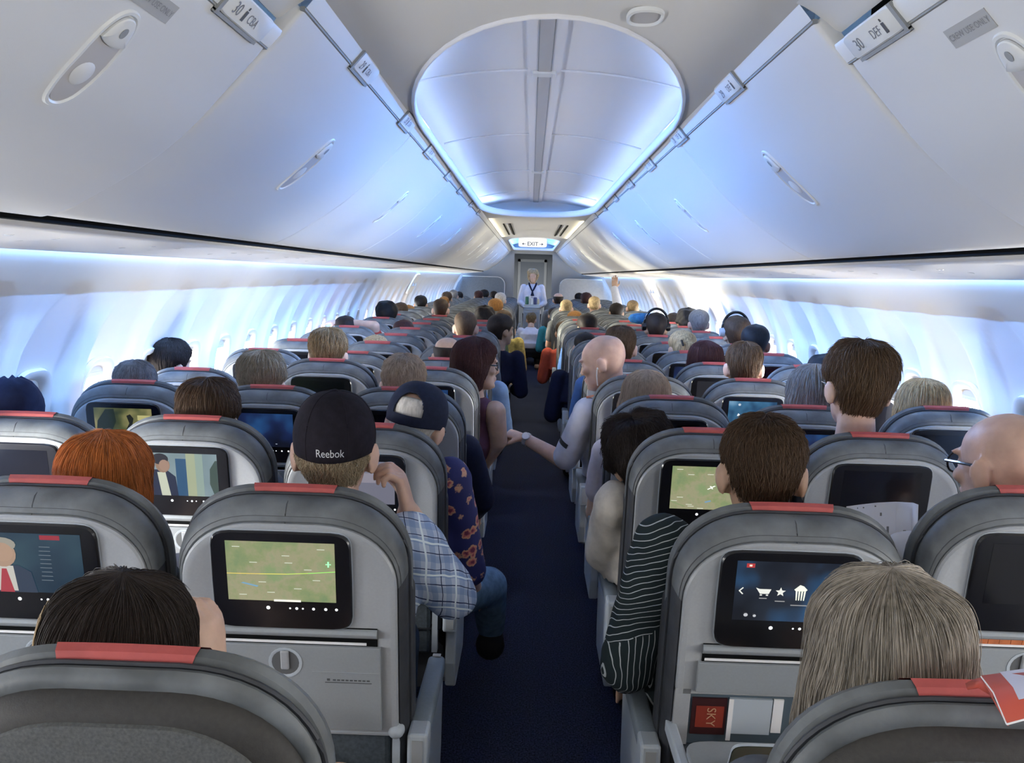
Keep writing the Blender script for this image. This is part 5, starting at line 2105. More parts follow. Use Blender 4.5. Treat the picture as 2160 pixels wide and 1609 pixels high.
mb = MB()
rows = [[F(capfn(2 * PI * k / 60, j / 24)) for k in range(60)] for j in range(25)]
low_ = [[F(capfn(2 * PI * k / 60, 0) + V((0, 0, -0.002)) - V((math.sin(2 * PI * k / 60), math.cos(2 * PI * k / 60), 0)) * d_) for k in range(60)] for d_ in (0.012, 0.004)]
mb.loft(low_ + rows, False, True)
cp = mb.build('crown', m_cap, ct, smooth=70)
mb = MB()
for k in range(6):
    a_ = 2 * PI * (k + 0.5) / 6
    mb.tube([F(capfn(a_, j / 20 * 0.98)) for j in range(21)], 0.0012, 5)
mb.build('panel_seam', m_cap, cp)
mb = MB()
mb.ell(F(V((0, -0.005, 0.243))), (0.008, 0.008, 0.004))
mb.build('top_button', m_cap, cp)
mb = MB()
rings = []
for j in range(7):
    d_ = j / 6
    ring = []
    for k in range(21):
        a_ = math.radians(-58 + 116 * k / 20)
        p_ = capfn(a_, 0.02)
        q_ = p_ + V((0, 0.075 * d_ * math.cos(a_) ** 0.8, 0.006 - 0.018 * d_ - 0.012 * d_ * (math.sin(a_) ** 2)))
        ring.append(F(q_))
    rings.append(ring)
mb.loft(rings, False, False, closed=False)
br = mb.build('brim', m_cap, ct)
br.modifiers.new('s', 'SOLIDIFY').thickness = 0.003


def captext(a, b, h):
    ph = PI - a / 0.108 - 0.10
    zt = 0.1265 + b
    lo, hi = 0.0, 1.0
    for _ in range(22):
        md = (lo + hi) / 2
        if capfn(ph, md).z < zt:
            lo = md
        else:
            hi = md
    q = capfn(ph, lo)
    return F(q + V((math.sin(ph), math.cos(ph), 0)) * 0.0012)


text_mesh('Reebok', 0.0235, mat('cap_lettering', (0.55, 0.56, 0.58), 0.6), 'lettering', cp, None, captext)

# ---------------------------------------------------------------- 2, left middle: red bob
J = pose(hx=0.028, ztop=1.203, k=0.98, w=0.88, yaw=-16)
t, F = person('person with a smooth copper red bob in the left-side middle seat', 2, 'B', J, 'fair', C_WHITE, 'bob', 'red', 9000, 0.45, voxel=0.008, over=dict(th=0.012, flare=0.05), srad=0.0005)
mb = MB()
mb.tube([F(V((0.086 + 0.004 * math.cos(a), -0.004 + 0.012 * math.sin(a), 0.078 + 0.014 * math.cos(a)))) for a in np.linspace(0, 5.6, 16)], 0.0016, 6)
mb.build('earring', m_metal, t)

# ---------------------------------------------------------------- 2, right aisle: dark pinstripe shirt
J = pose(hx=-0.022, ztop=1.284, k=1.02, w=1.14, yaw=-4, px=-0.03)
J['shl'] = L(1400, 1150, 1.93, 2, 'D')
J['ell'] = L(1322, 1400, 1.99, 2, 'D') + V((0, 0, 0))
J['wrl'] = L(1330, 1440, 2.26, 2, 'D')
J['shr'] = V((0.20, 0.24, 0.98))
t, F = person('man in a dark pinstriped shirt, his arm over the aisle armrest', 2, 'D', J, 'tan', M_PIN, 'thin', 'brown', 5000, 0.12, sleeve=1.15, trousers=M_BLUEDK, voxel=0.0065, folds=0.007,
              over=dict(zb=[(0, .196), (40, .186), (60, .160), (74, .120), (88, .108), (100, .116), (114, .092), (128, .070), (180, .045)]))
sh_ = [o for o in t.children if o.name.startswith('shirt')][0]
sh_.data.materials.append(M_PINV)
for pl_ in sh_.data.polygons:
    if pl_.center.z < 0.90 - 0.5 * max(0, -0.10 - pl_.center.x):
        pl_.material_index = 1
mb = MB()
rings = []
for o_, h_ in ((0.068, -0.035), (0.069, 0.014), (0.072, 0.024), (0.078, 0.016), (0.092, -0.016)):
    rings.append([J['nb'] + V((o_ * 1.08 * math.cos(2 * PI * q / 28), o_ * 1.05 * math.sin(2 * PI * q / 28) - 0.004, 0.030 + h_ + 0.006 * math.sin(2 * PI * q / 28))) for q in range(28)])
mb.loft(rings, False, False)
mb.build('collar', M_PIN, t)

# ---------------------------------------------------------------- 2, right middle: shaved head with glasses
J = pose(hx=0.02, ztop=1.315, k=1.02, w=1.05, yaw=22, pitch=4)
t, F = person('man with a shaved head and dark glasses at the right-side frame edge', 2, 'E', J, 'pink', C_WHITE, None, sleeve=0.6, voxel=0.006)
gl = thing('eyeglasses', 'dark-framed glasses on the man with the shaved head', 'glasses', (COLX['E'], rowy(2), 0))
for s in (-1, 1):
    mb = MB()
    mb.tube([F(V((s * 0.078, -0.012, 0.108))), F(V((s * 0.079, 0.01, 0.118))), F(V((s * 0.074, 0.055, 0.119))), F(V((s * 0.066, 0.094, 0.118)))], 0.0035, 6)
    mb.build('temple', m_bezel, gl)
    mb = MB()
    mb.tube([F(V((s * 0.034 + 0.026 * math.cos(a), 0.101 - 0.006 * abs(math.cos(a)), 0.112 + 0.021 * math.sin(a)))) for a in np.linspace(0, 2 * PI, 22)], 0.0025, 6)
    mb.build('rim', m_bezel, gl)
mb = MB()
mb.tube([F(V((-0.009, 0.108, 0.116))), F(V((0.009, 0.108, 0.116)))], 0.0022, 6)
mb.build('bridge', m_bezel, gl)

# ---------------------------------------------------------------- 3, left: dark hood by the window
J = pose(hx=-0.13, ztop=1.20, k=0.98, w=1.0, yaw=24)
t, F = person('person in a dark navy hooded jacket slumped by the left-side wall', 3, 'A', J, 'tan', M_NAVYC, None, sleeve=1.9, voxel=0.009)
mb = MB()
rows = []
for j in range(16):
    tt = j / 15
    rows.append([F(hp(2 * PI * k / 40, 0.225 - 0.26 * tt ** 1.2, 0.020 + 0.012 * nz(k * 0.4, tt * 4, 0), 0.25) + V((0, -0.008, 0.006))) for k in range(40)])
mb.loft(rows, True, True)
mb.build('hood', M_NAVYC, t, smooth=80)

# ---------------------------------------------------------------- 3, left aisle: cap and floral shirt
J = pose(hx=0.10, ztop=1.235, k=1.0, w=1.0, roll=10, yaw=-10, pitch=12, px=0.03)
J['shr'] = L(948, 1010, 2.74, 3, 'C')
J['elr'] = L(985, 1200, 2.86, 3, 'C')
J['wrr'] = L(1000, 1240, 3.08, 3, 'C')
J['knr'] = L(1030, 1235, 3.22, 3, 'C')
J['anr'] = L(1035, 1330, 3.40, 3, 'C')
t, F = person('grey-haired passenger in a navy cap, blue floral shirt and jeans', 3, 'C', J, 'pink', M_FLORAL, 'fringe', 'white', 0, 0.14, sleeve=1.05, trousers=M_JEANS, voxel=0.007, folds=0.005, over=dict(th=0.008, ztop=0.19, ph0=66))
cn = thing('baseball_cap', 'navy cap with an arched strap opening on the grey-haired passenger', 'cap', (COLX['C'], rowy(3), 0))
m_capn = mat('cap_navy', (0.010, 0.014, 0.032), 0.8, noise=0.2, nscale=70, bump=0.1, spec=0.2)
mb = MB()
N_, M_ = 168, 64
vs = [F(capfn(2 * PI * k / N_, j / M_)) for j in range(M_ + 1) for k in range(N_)]
fs = []
for j in range(M_):
    for k in range(N_):
        a_ = abs(2 * PI * (k + .5) / N_ - PI)
        hole = (a_ / 0.52) ** 2 + ((j + .5 - 12.5) / 20.0) ** 2 < 1 and j > 8
        if not hole:
            k2 = (k + 1) % N_
            fs.append((j * N_ + k, j * N_ + k2, (j + 1) * N_ + k2, (j + 1) * N_ + k))
mb.add(vs, fs)
o_ = mb.build('crown', m_capn, cn, smooth=70, fix=False)
o_.modifiers.new('s', 'SOLIDIFY').thickness = 0.003
mb = MB()
rings = []
for j in range(7):
    d_ = j / 6
    rings.append([F(capfn(math.radians(-58 + 116 * k / 20), 0.02) + V((0, 0.075 * d_ * math.cos(math.radians(-58 + 116 * k / 20)), -0.014 * d_))) for k in range(21)])
mb.loft(rings, False, False, closed=False)
o_ = mb.build('brim', m_capn, cn)
o_.modifiers.new('s', 'SOLIDIFY').thickness = 0.003

# ---------------------------------------------------------------- 3, right aisle: dark curls, cream blouse, leaning
J = pose(hx=-0.155, ztop=1.150, k=0.97, w=0.95, roll=-16, yaw=12, px=-0.02)
J['shl'] = L(1298, 1060, 2.72, 3, 'D')
J['ell'] = L(1272, 1165, 2.80, 3, 'D')
J['wrl'] = L(1300, 1205, 3.02, 3, 'D')
t, F = person('person with dark curly hair in a loose cream blouse leaning towards the aisle', 3, 'D', J, 'olive', C_CREAM, 'curly', 'dark', 5000, 0.14, sleeve=1.7, trousers=M_BLACKC, voxel=0.008, folds=0.009, up=0.012)

# ---------------------------------------------------------------- 3, right middle: tall man, brown hair
J = pose(hx=-0.035, ztop=1.388, k=1.05, w=1.0, yaw=4, roll=2)
t, F = person('tall man with thick short brown hair and glasses, right-side middle seat', 3, 'E', J, 'fair', cloth('royal_blue', (0.03, 0.045, 0.26)), 'short', 'mid', 9000, 0.20, voxel=0.006, over=dict(th=0.015, bump=0.005, top=0.5, zb=[(0, .176), (40, .168), (60, .150), (74, .128), (88, .124), (100, .128), (114, .095), (128, .060), (180, .030)]), up=0.010)
gl = thing('eyeglasses', 'thin glasses on the tall brown-haired man', 'glasses', (COLX['E'], rowy(3), 0))
for s in (-1, 1):
    mb = MB()
    mb.tube([F(V((s * 0.082, -0.012, 0.106))), F(V((s * 0.082, 0.01, 0.118))), F(V((s * 0.076, 0.055, 0.119))), F(V((s * 0.068, 0.094, 0.118)))], 0.002, 6)
    mb.build('temple', m_bezel, gl)
    mb = MB()
    mb.tube([F(V((s * 0.034 + 0.026 * math.cos(a), 0.102 - 0.006 * abs(math.cos(a)), 0.112 + 0.019 * math.sin(a)))) for a in np.linspace(0, 2 * PI, 22)], 0.0016, 6)
    mb.build('rim', m_bezel, gl)

# ---------------------------------------------------------------- 4, left aisle: pale crown, navy sleeve
J = pose(hx=-0.02, ztop=1.252, k=1.0, w=1.05)
J['shr'] = L(980, 950, 3.52, 4, 'C')
J['elr'] = L(1012, 1050, 3.62, 4, 'C')
J['wrr'] = L(1000, 1080, 3.86, 4, 'C')
person('man with thin sandy hair over a pale crown, in a navy long-sleeved top', 4, 'C', J, 'pink', M_NAVYC, 'thin', 'pale', 3500, 0.12, sleeve=1.85, trousers=M_BLACKC, voxel=0.008)

# ---------------------------------------------------------------- 5, left aisle: plum sleeveless top, glasses
J = pose(hx=0.190, ztop=1.270, k=0.99, w=0.86, yaw=-78, pitch=3, px=0.08)
J['nb'] = J['nb'] + V((0.02, 0, 0))
J['shr'] = L(1044, 868, 4.28, 5, 'C')
J['elr'] = L(1052, 930, 4.33, 5, 'C')
J['wrr'] = L(1020, 985, 4.48, 5, 'C')
t, F = person('woman with long dark hair and glasses in a plum sleeveless top', 5, 'C', J, 'fair', C_PLUM, 'long', 'auburn', 6000, 0.5, sleeve=0, trousers=M_BLUEDK, voxel=0.006, face=True,
              over=dict(th=0.016, flare=0.10, zb=[(0, .180), (36, .172), (54, .130), (72, .060), (86, -.10), (180, -.14)]), srad=0.0007)
gl = thing('eyeglasses', 'dark-rimmed glasses on the woman in plum', 'glasses', (COLX['C'], rowy(5), 0))
for s in (-1, 1):
    mb = MB()
    mb.tube([F(V((s * 0.078, 0.01, 0.118))), F(V((s * 0.074, 0.055, 0.119))), F(V((s * 0.066, 0.094, 0.118)))], 0.003, 6)
    mb.build('temple', m_bezel, gl)
    mb = MB()
    mb.tube([F(V((s * 0.034 + 0.026 * math.cos(a), 0.102 - 0.006 * abs(math.cos(a)), 0.112 + 0.019 * math.sin(a)))) for a in np.linspace(0, 2 * PI, 22)], 0.0024, 6)
    mb.build('rim', m_bezel, gl)

# ---------------------------------------------------------------- 5, right aisle: shaved head, white polo, arm into the aisle
J = pose(hx=-0.135, ztop=1.318, k=1.08, w=1.08, yaw=68, pitch=16, px=-0.04)
J['shl'] = L(1240, 868, 4.26, 5, 'D')
J['ell'] = L(1190, 972, 4.36, 5, 'D')
J['wrl'] = L(1107, 924, 4.46, 5, 'D')
polo = cloth('polo', (0.56, 0.57, 0.66), 0.05)
t, F = person('man with a shaved head in a white polo, fist over the aisle', 5, 'D', J, 'pink', polo, None, sleeve=0.92, trousers=M_BLACKC, voxel=0.0058, folds=0.004, face=True,
              hands=dict(l=dict(fwd=(-0.92, 0.30, 0.22), palm=(0.15, 0.2, -1), thumb=(0, -1, 0.2), curl=72, spread=2)))
sh_ = [o for o in t.children if o.name.startswith('shirt')][0]
mb = MB()
c_ = J['shl'] + (J['ell'] - J['shl']) * 0.62
d_ = (J['ell'] - J['shl']).normalized()
out_ = V((-0.75, -0.62, 0.1))
out_ = (out_ - d_ * out_.dot(d_)).normalized()
sd_ = d_.cross(out_)
rings = []
for a_ in np.linspace(-0.5, 0.5, 7):
    rings.append([c_ + (out_ * math.cos(a_) + sd_ * math.sin(a_)) * (0.0665) + d_ * q for q in (-0.012, 0.012)])
mb.loft(rings, False, False, closed=False)
mb.build('sleeve_patch', m_black, sh_, fix=False)
mb = MB()
for k_ in (-1, 1):
    p0_ = J['nb'] + V((-0.075, -0.03, 0.0))
rings = []
for j in range(9):
    f_ = j / 8
    q_ = (J['nb'] + V((-0.045, 0, 0.01))).lerp(J['shl'] + V((-0.01, 0, 0.064)), f_)
    rings.append([q_ + V((0, -0.028, 0.007 - 0.006 * f_)), q_ + V((0, 0.012, 0.010 - 0.004 * f_))])
mb.loft(rings, False, False, closed=False)
o_ = mb.build('shoulder_stripe', cloth('orange', (0.55, 0.20, 0.10)), sh_, fix=False)
mb = MB()
mb.ell(F(V((-0.090, 0.006, 0.090))), (0.005, 0.006, 0.006))
mb.tube([F(V((-0.085, 0.012, 0.086))), F(V((-0.084, 0.020, 0.06))), F(V((-0.07, 0.030, 0.02)))], 0.0028, 6)
eb = mb.build('earbud', mat('earbud_white', (0.75, 0.75, 0.75), 0.3), None)
tag(eb, 'white earbud in the ear of the man with the white polo', 'earbud')
eb.location = (COLX['D'], rowy(5), 0)
wd = (J['wrl'] - J['ell']).normalized()
wt = thing('wristwatch', 'silver watch on the outstretched wrist over the aisle', 'watch', V((COLX['D'], rowy(5), 0)) + J['wrl'] - wd * 0.012)
a1 = wd.cross(V((0, 0, 1))).normalized()
a2 = a1.cross(wd)
mb = MB()
rings = []
for k_ in range(25):
    a_ = 2 * PI * k_ / 24
    d2 = a1 * math.cos(a_) + a2 * math.sin(a_)
    rings.append([d2 * r_ + wd * h_ for r_, h_ in ((0.0295, -0.009), (0.0325, -0.009), (0.0325, 0.009), (0.0295, 0.009))])
mb.loft(rings, False, False)
mb.build('bracelet', m_metal, wt)
mb = MB()
fc = (V((0.3, -1, 0.35)) - wd * V((0.3, -1, 0.35)).dot(wd)).normalized()
mb.cyl(fc * 0.031, fc * 0.041, 0.019, 24)
mb.build('case', m_metal, wt)
mb = MB()
mb.cyl(fc * 0.0405, fc * 0.0418, 0.016, 24)
mb.build('dial', mat('dial_white', (0.7, 0.72, 0.74), 0.15), wt)

# ---------------------------------------------------------------- 9, left: dark hair leaning into the aisle in navy
J = pose(hx=0.215, ztop=1.245, w=0.95, yaw=-50, px=0.1)
person('dark-haired person in a navy top leaning out into the aisle', 9, 'C', J, 'tan', M_NAVYC, 'full', 'dark', sleeve=1.2, trousers=M_BLACKC, voxel=0.010)
J = pose(hx=0.24, ztop=1.10, w=0.95, px=0.12)
person('person in a yellow print top at the aisle, past the navy-shirted one', 11, 'C', J, 'fair', C_YEL, 'short', 'brown', sleeve=1.5, trousers=M_BLACKC, voxel=0.010) if False else None
# sleeves and elbows that stand out into the aisle further up
for r_, c_, hx_, zt_, w_, sh_c, tr_, st_, hc_, sk_, lb_ in (
        (6, 'D', -0.10, 1.20, 1.05, C_SKY, M_KHAKI, 'crop', 'brown', 'tan', None),
        (8, 'D', -0.12, 1.18, 1.05, M_NAVYC, M_BLACKC, 'crop', 'dark', 'tan', 'person in a navy top with a knee out in the right-side aisle'),
        (7, 'C', 0.10, 1.17, 1.0, C_SKY, M_JEANS, 'short', 'dark', 'tan', 'person in a pale blue sleeve at the left-side aisle'),
        (12, 'C', 0.18, 1.20, 1.0, C_YEL, M_BLACKC, 'short', 'brown', 'fair', 'person in a yellow print top leaning into the aisle'),
        (12, 'D', -0.16, 1.10, 1.0, C_CORAL, M_NAVYC, 'short', 'brown', 'fair', 'person in a coral red top at the right-side aisle'),
        (17, 'D', -0.16, 1.12, 1.0, C_TEAL, M_NAVYC, 'short', 'dark', 'tan', 'person in a teal blue sleeve beside the service cart')):
    if lb_ is None:
        continue
    sg_ = 1 if hx_ > 0 else -1
    J = pose(hx=hx_, ztop=zt_, w=w_, px=hx_ * 0.6)
    person(lb_, r_, c_, J, sk_, sh_c, st_, hc_, sleeve=1.7, trousers=tr_, voxel=0.011)

# pale blue sleeve and khaki knee beside the white polo
J = pose(hx=-0.02, ztop=1.30, w=1.1, px=-0.03)
J['ell'] = L(1178, 795, 5.12, 6, 'D')
J['knl'] = L(1168, 870, 5.40, 6, 'D')
J['anl'] = L(1170, 930, 5.55, 6, 'D')

# hand on head behind the sandy-haired passenger
J = pose(hx=-0.06, ztop=1.20, w=1.0)
J['shr'] = V((0.16, 0.24, 0.99))
J['elr'] = L(790, 688, rowy(9) + 0.17, 9, 'A')
J['wrr'] = L(716, 678, rowy(9) + 0.19, 9, 'A')
person('dark-haired person with a bare forearm raised over the head', 9, 'A', J, 'fair', C_RED, 'short', 'dark', sleeve=0.5, voxel=0.009,
       hands=dict(r=dict(fwd=(-1, 0, -0.1), palm=(0, 0.2, -1), thumb=(0, -1, 0), curl=20)))

# arm stretched up to the service panel, far right
J = pose(hx=0.05, ztop=1.27, w=1.0)
J['shl'] = V((-0.10, 0.24, 1.02)) + V((0.17, 0, 0))
J['ell'] = L(1302, 640, rowy(14) + 0.28, 14, 'E')
J['wrl'] = L(1296, 608, rowy(14) + 0.30, 14, 'E')
person('person reaching a white-sleeved arm up on the far right-side', 14, 'E', J, 'tan', C_WHITE, 'short', 'dark', sleeve=1.95, voxel=0.010,
       hands=dict(l=dict(fwd=(0, 0.05, 1), palm=(0, 1, 0), thumb=(1, 0, 0), curl=6)))

# ------------------------------------------------------------ cabin crew
def standing(label, X, Y, ztop, skin, hair, hcol, facing, scarf=True):
    t = thing('person', label, 'person', (X, Y, 0), None, rz=facing)
    k = 0.98
    z0 = ztop - 0.225 * k
    J = dict(H=V((0, 0, z0)), R=rotm(0, 10), k=k, w=0.92, neck=V((0, -0.012, z0 + 0.02)), nb=V((0, -0.012, z0 - 0.055)), sc=V((0, -0.005, z0 - 0.10)), chest=V((0, 0, z0 - 0.27)),
             waist=V((0, 0, z0 - 0.46)), pelvis=V((0, 0, z0 - 0.60)), shl=V((-0.165, -0.005, z0 - 0.11)), shr=V((0.165, -0.005, z0 - 0.11)), ell=V((-0.23, 0.02, z0 - 0.40)), elr=V((0.23, 0.02, z0 - 0.40)),
             wrl=V((-0.15, 0.24, z0 - 0.46)), wrr=V((0.15, 0.24, z0 - 0.46)), knl=V((-0.09, 0.02, 0.48)), knr=V((0.09, 0.02, 0.48)), anl=V((-0.09, 0, 0.09)), anr=V((0.09, 0, 0.09)))
    new_obj('body', body_mesh(J, None, 0.008), SK[skin], t)
    F = headfn(J['H'], J['R'], k)
    hair_objs(t, hair, F, MATS['hair_' + hcol], 1500, 0.35, srad=0.0010, over=dict(th=0.030, bump=0.014, zb=[(0, .182), (40, .174), (56, .140), (70, .050), (84, .0), (180, -.01)]))
    new_obj('shirt', shirt_mesh(J, 1.85, folds=0.004), cloth('crew_white', (0.60, 0.61, 0.70), 0.04), t)
    new_obj('trousers', trouser_mesh(J), M_NAVYC, t)
    mb = MB()
    for s in (-1, 1):
        mb.tube([J['nb'] + V((s * 0.066, 0.0, 0.03)), J['nb'] + V((s * 0.062, 0.075, -0.005)), J['nb'] + V((s * 0.024, 0.128, -0.085)), J['nb'] + V((0, 0.142, -0.13)), J['nb'] + V((s * -0.014, 0.152, -0.21))], [0.018, 0.020, 0.020, 0.018, 0.022], 10, flat=0.55)
    mb.build('scarf', M_NAVYC, t)
    eyes(t, F)
    return t


standing('blonde flight attendant in a navy scarf standing behind the service cart', 0.005, 17.75, 1.70, 'fair', 'curly', 'blond', PI)

# crouching crew member with the back to us
t = thing('person', 'crew member in a white shirt crouching in the aisle by the cart', 'person', (-0.005, 15.9, 0))
J = dict(H=V((0.0, 0.10, 0.735)), R=rotm(0, 28), k=0.98, w=1.0, neck=V((0, 0.085, 0.755)), nb=V((0, 0.05, 0.70)), sc=V((0, 0.02, 0.655)), chest=V((0, -0.01, 0.52)), waist=V((0, -0.04, 0.40)), pelvis=V((0, -0.06, 0.30)),
         shl=V((-0.17, 0.03, 0.64)), shr=V((0.17, 0.03, 0.64)), ell=V((-0.22, 0.16, 0.45)), elr=V((0.22, 0.16, 0.45)), wrl=V((-0.12, 0.32, 0.42)), wrr=V((0.12, 0.32, 0.42)),
         knl=V((-0.15, 0.28, 0.42)), knr=V((0.15, 0.28, 0.42)), anl=V((-0.12, 0.02, 0.10)), anr=V((0.12, 0.02, 0.10)))
new_obj('body', body_mesh(J, None, 0.008), SK['fair'], t)
F = headfn(J['H'], J['R'], 0.98)
hair_objs(t, 'short', F, MATS['hair_sandy'], 1200, 0.15, srad=0.001)
new_obj('shirt', shirt_mesh(dict(J, pelvis=V((0, -0.05, 0.45)), waist=V((0, -0.04, 0.46))), 1.85, folds=0.005), cloth('crew_white', (0.60, 0.61, 0.70), 0.04), t)
new_obj('trousers', trouser_mesh(J), M_BLACKC, t)
# ------------------------------------------------- loose things in the cabin
def quad_sheet(pts_a, pts_b, n=1):
    mb = MB()
    mb.loft([[V(a), V(b)] for a, b in zip(pts_a, pts_b)], False, False, closed=False)
    return mb


# red booklet lying open over the nearest right-side seat
bk = thing('booklet', 'red-bordered paper booklet draped over the top of the nearest right-side seat', 'booklet', (0, 0, 0))
p1, p2 = at(2070, 1427, 0.93), at(2124, 1527, 0.815)
dx1, dx2 = V((0.15, 0.03, 0.012)), V((0.15, 0.045, 0.020))
m_bred = mat('booklet_red', (0.50, 0.085, 0.055), 0.45)
mb = MB()
mb.loft([[p1, p1 + dx1], [p1.lerp(p2, 0.5) + V((0, 0, 0.006)), p1.lerp(p2, 0.5) + (dx1 + dx2) / 2 + V((0, 0, 0.006))], [p2, p2 + dx2]], False, False, closed=False)
o_ = mb.build('cover', m_bred, bk, fix=False)
sm_ = o_.modifiers.new('s', 'SOLIDIFY')
sm_.thickness = 0.0012
nn_ = (p2 - p1).cross(dx1).normalized()
if nn_.z < 0:
    nn_ = -nn_


def bkp(a, b, h=0.002):
    base_ = p1.lerp(p2, b) + V((0, 0, 0.006 * (1 - abs(2 * b - 1)))) + dx1.lerp(dx2, b) * a
    return base_ + nn_ * h


mb = MB()
mb.loft([[bkp(0.14, b), bkp(1.0, b)] for b in (-0.01, 0.25, 0.5, 0.72)], False, False, closed=False)
mb.build('white_page', mat('page_lilac_white', (0.62, 0.64, 0.80), 0.6), bk, fix=False)
text_mesh('571', 0.016, mat('ink_blue', (0.08, 0.09, 0.16), 0.6), 'number', bk, None, lambda a, b, h: bkp(0.36 - a / 0.15, 0.63 + b / 0.15, 0.0032))
mb = MB()
for q in range(3):
    b_ = 0.2 + 0.1 * q
    mb.add([bkp(0.45, b_, .003), bkp(0.95, b_, .003), bkp(0.95, b_ + .012, .003), bkp(0.45, b_ + .012, .003)], [(0, 1, 2, 3)])
mb.build('print_line', mat('ink_pale', (0.42, 0.44, 0.56), 0.6), bk, smooth=0, fix=False)
mb = MB()
tb_ = [at(2036, 1441, 0.955), at(2052, 1433, 0.95), at(2070, 1428, 0.93)]
bb_ = [at(2040, 1453, 0.935), at(2062, 1450, 0.92), at(2088, 1466, 0.90)]
mb.loft([[a, b] for a, b in zip(tb_, bb_)] + [[p1.lerp(p2, 0.6) - nn_ * 0.002, at(2108, 1500, 0.865)], [p2 - nn_ * 0.001, at(2126, 1531, 0.82)]], False, False, closed=False)
o_ = mb.build('back_leaf', m_bred, bk, fix=False)
o_.modifiers.new('s', 'SOLIDIFY').thickness = 0.001
mb = MB()
mb.tube([p1, p1.lerp(p2, 0.5) + V((0, 0, 0.006)), p2], 0.0011, 5)
mb.tube([p2, p2 + dx2], 0.0011, 5)
mb.build('page_edge', m_paper, bk)

# magazine held up by the man with the shaved head
mg = thing('magazine', 'open white magazine page curling up in front of the dark screen on the right-side', 'magazine', (0, 0, 0))
mb = MB()
tp = [(1786, 1068), (1815, 1064), (1850, 1060), (1890, 1058), (1925, 1060), (1936, 1064)]
bt = [(1800, 1200), (1830, 1205), (1865, 1210), (1895, 1205), (1925, 1190), (1941, 1150)]
yy_ = [2.10, 2.12, 2.13, 2.13, 2.11, 2.08]
ra_ = [at(u, v, y) for (u, v), y in zip(tp, yy_)]
rb_ = [at(u, v, y - 0.05) for (u, v), y in zip(bt, yy_)]
mb.loft([[a, a.lerp(b, 0.5) + V((0, 0.01, 0)), b] for a, b in zip(ra_, rb_)], False, False, closed=False)
o_ = mb.build('page', mat('magazine_paper', (0.66, 0.68, 0.76), 0.35), mg, fix=False)
o_.modifiers.new('s', 'SOLIDIFY').thickness = 0.0015
mb = MB()
for u_, v_, w_, h_ in ((1870, 1110, 5, 14), (1893, 1125, 12, 5), (1905, 1118, 6, 3), (1820, 1069, 3, 3), (1808, 1070, 2, 3), (1845, 1066, 3, 3), (1856, 1081, 4, 7)):
    a_ = [at(u_ + i * w_, v_ + j * h_, 2.055) for i, j in ((0, 0), (1, 0), (1, 1), (0, 1))]
    mb.add(a_, [(0, 1, 2, 3)])
mb.build('print', m_ink, mg, smooth=0, fix=False)

# tray down on the seat with the menu screen: pocket, leaflets, tablet
sx_, sy_ = COLX['D'], rowy(2)
pk = thing('magazine', 'dark red travel magazine with pale letters tucked in the pocket beside the folded papers', 'magazine', (sx_, sy_, 0))
mb = MB()
bfbox(mb, -0.175, -0.105, 0.420, 0.505, 0.033, 0.037)
mb.build('cover', mat('magazine_dark', (0.035, 0.008, 0.010), 0.5), pk, smooth=0)
mb = MB()
bfbox(mb, -0.166, -0.110, 0.438, 0.488, 0.037, 0.0377)
mb.build('red_block', mat('magazine_red', (0.22, 0.030, 0.018), 0.5), pk, smooth=0)
text_mesh('SKY', 0.026, mat('magazine_lettering', (0.45, 0.25, 0.15), 0.6), 'lettering', pk, None, lambda a, b, h: BF(-0.136 + b, 0.463 + VO + a, 0.0385))
pp = thing('folded_papers', 'white folded papers standing in the pocket below the menu screen', 'papers', (sx_, sy_, 0))
mb = MB()
bfbox(mb, -0.100, -0.015, 0.418, 0.500, 0.033, 0.039)
mb.build('front_sheet', mat('papers_grey_white', (0.40, 0.45, 0.50), 0.6), pp, smooth=0)
mb = MB()
bfbox(mb, -0.012, 0.008, 0.418, 0.496, 0.033, 0.037)
mb.build('back_sheet', m_paper, pp, smooth=0)
mb = MB()
bfbox(mb, -0.102, -0.093, 0.418, 0.515, 0.039, 0.041)
mb.build('strip', m_paper, pp, smooth=0)
tbx = thing('tablet', 'tablet computer with a lit screen edge propped at the bottom of the nearest right-side rows', 'tablet', at(1625, 1612, 1.60))
Mt = Matrix.Rotation(math.radians(-62), 4, 'X')
mb = MB()
mb.loft([[Mt @ V((p, q, h)) for p, q in superring(0.075, 0.055, 28, 7)] for h in (-0.004, 0.004)])
mb.build('case', mat('tablet_case', (0.045, 0.05, 0.035), 0.4), tbx)
mb = MB()
mb.loft([[Mt @ V((p, q, h)) for p, q in superring(0.0765, 0.0565, 28, 7)] for h in (-0.003, 0.003)], False, False)
mb.build('edge', m_arm, tbx)

ob_ = thing('booklet', 'orange booklet lying in the slot under the screen behind the bald passenger', 'booklet', (COLX['E'] - 0.005, rowy(2), 0.045))
mb = MB()
for q in range(14):
    bfbox(mb, -0.155 + 0.022 * q, -0.134 + 0.022 * q, 0.305 + 0.001 * (q % 2), 0.319, 0.037, 0.0425)
mb.build('cover', mat('booklet_orange', (0.42, 0.12, 0.04), 0.6, noise=0.2, nscale=60), ob_, smooth=0)

# earphone cord hanging between the second-row seats on the left
cd = MB()
cd.tube([at(u, v, y) for u, v, y in ((335, 1090, 2.0), (336, 1115, 1.98), (339, 1150, 1.96), (343, 1185, 1.95), (344, 1212, 1.95), (338, 1216, 1.95))], 0.0013, 6)
tag(cd.build('earphone_cord', m_char, None), 'thin dark earphone cord hanging between the two nearest left-side screen seats', 'cord')

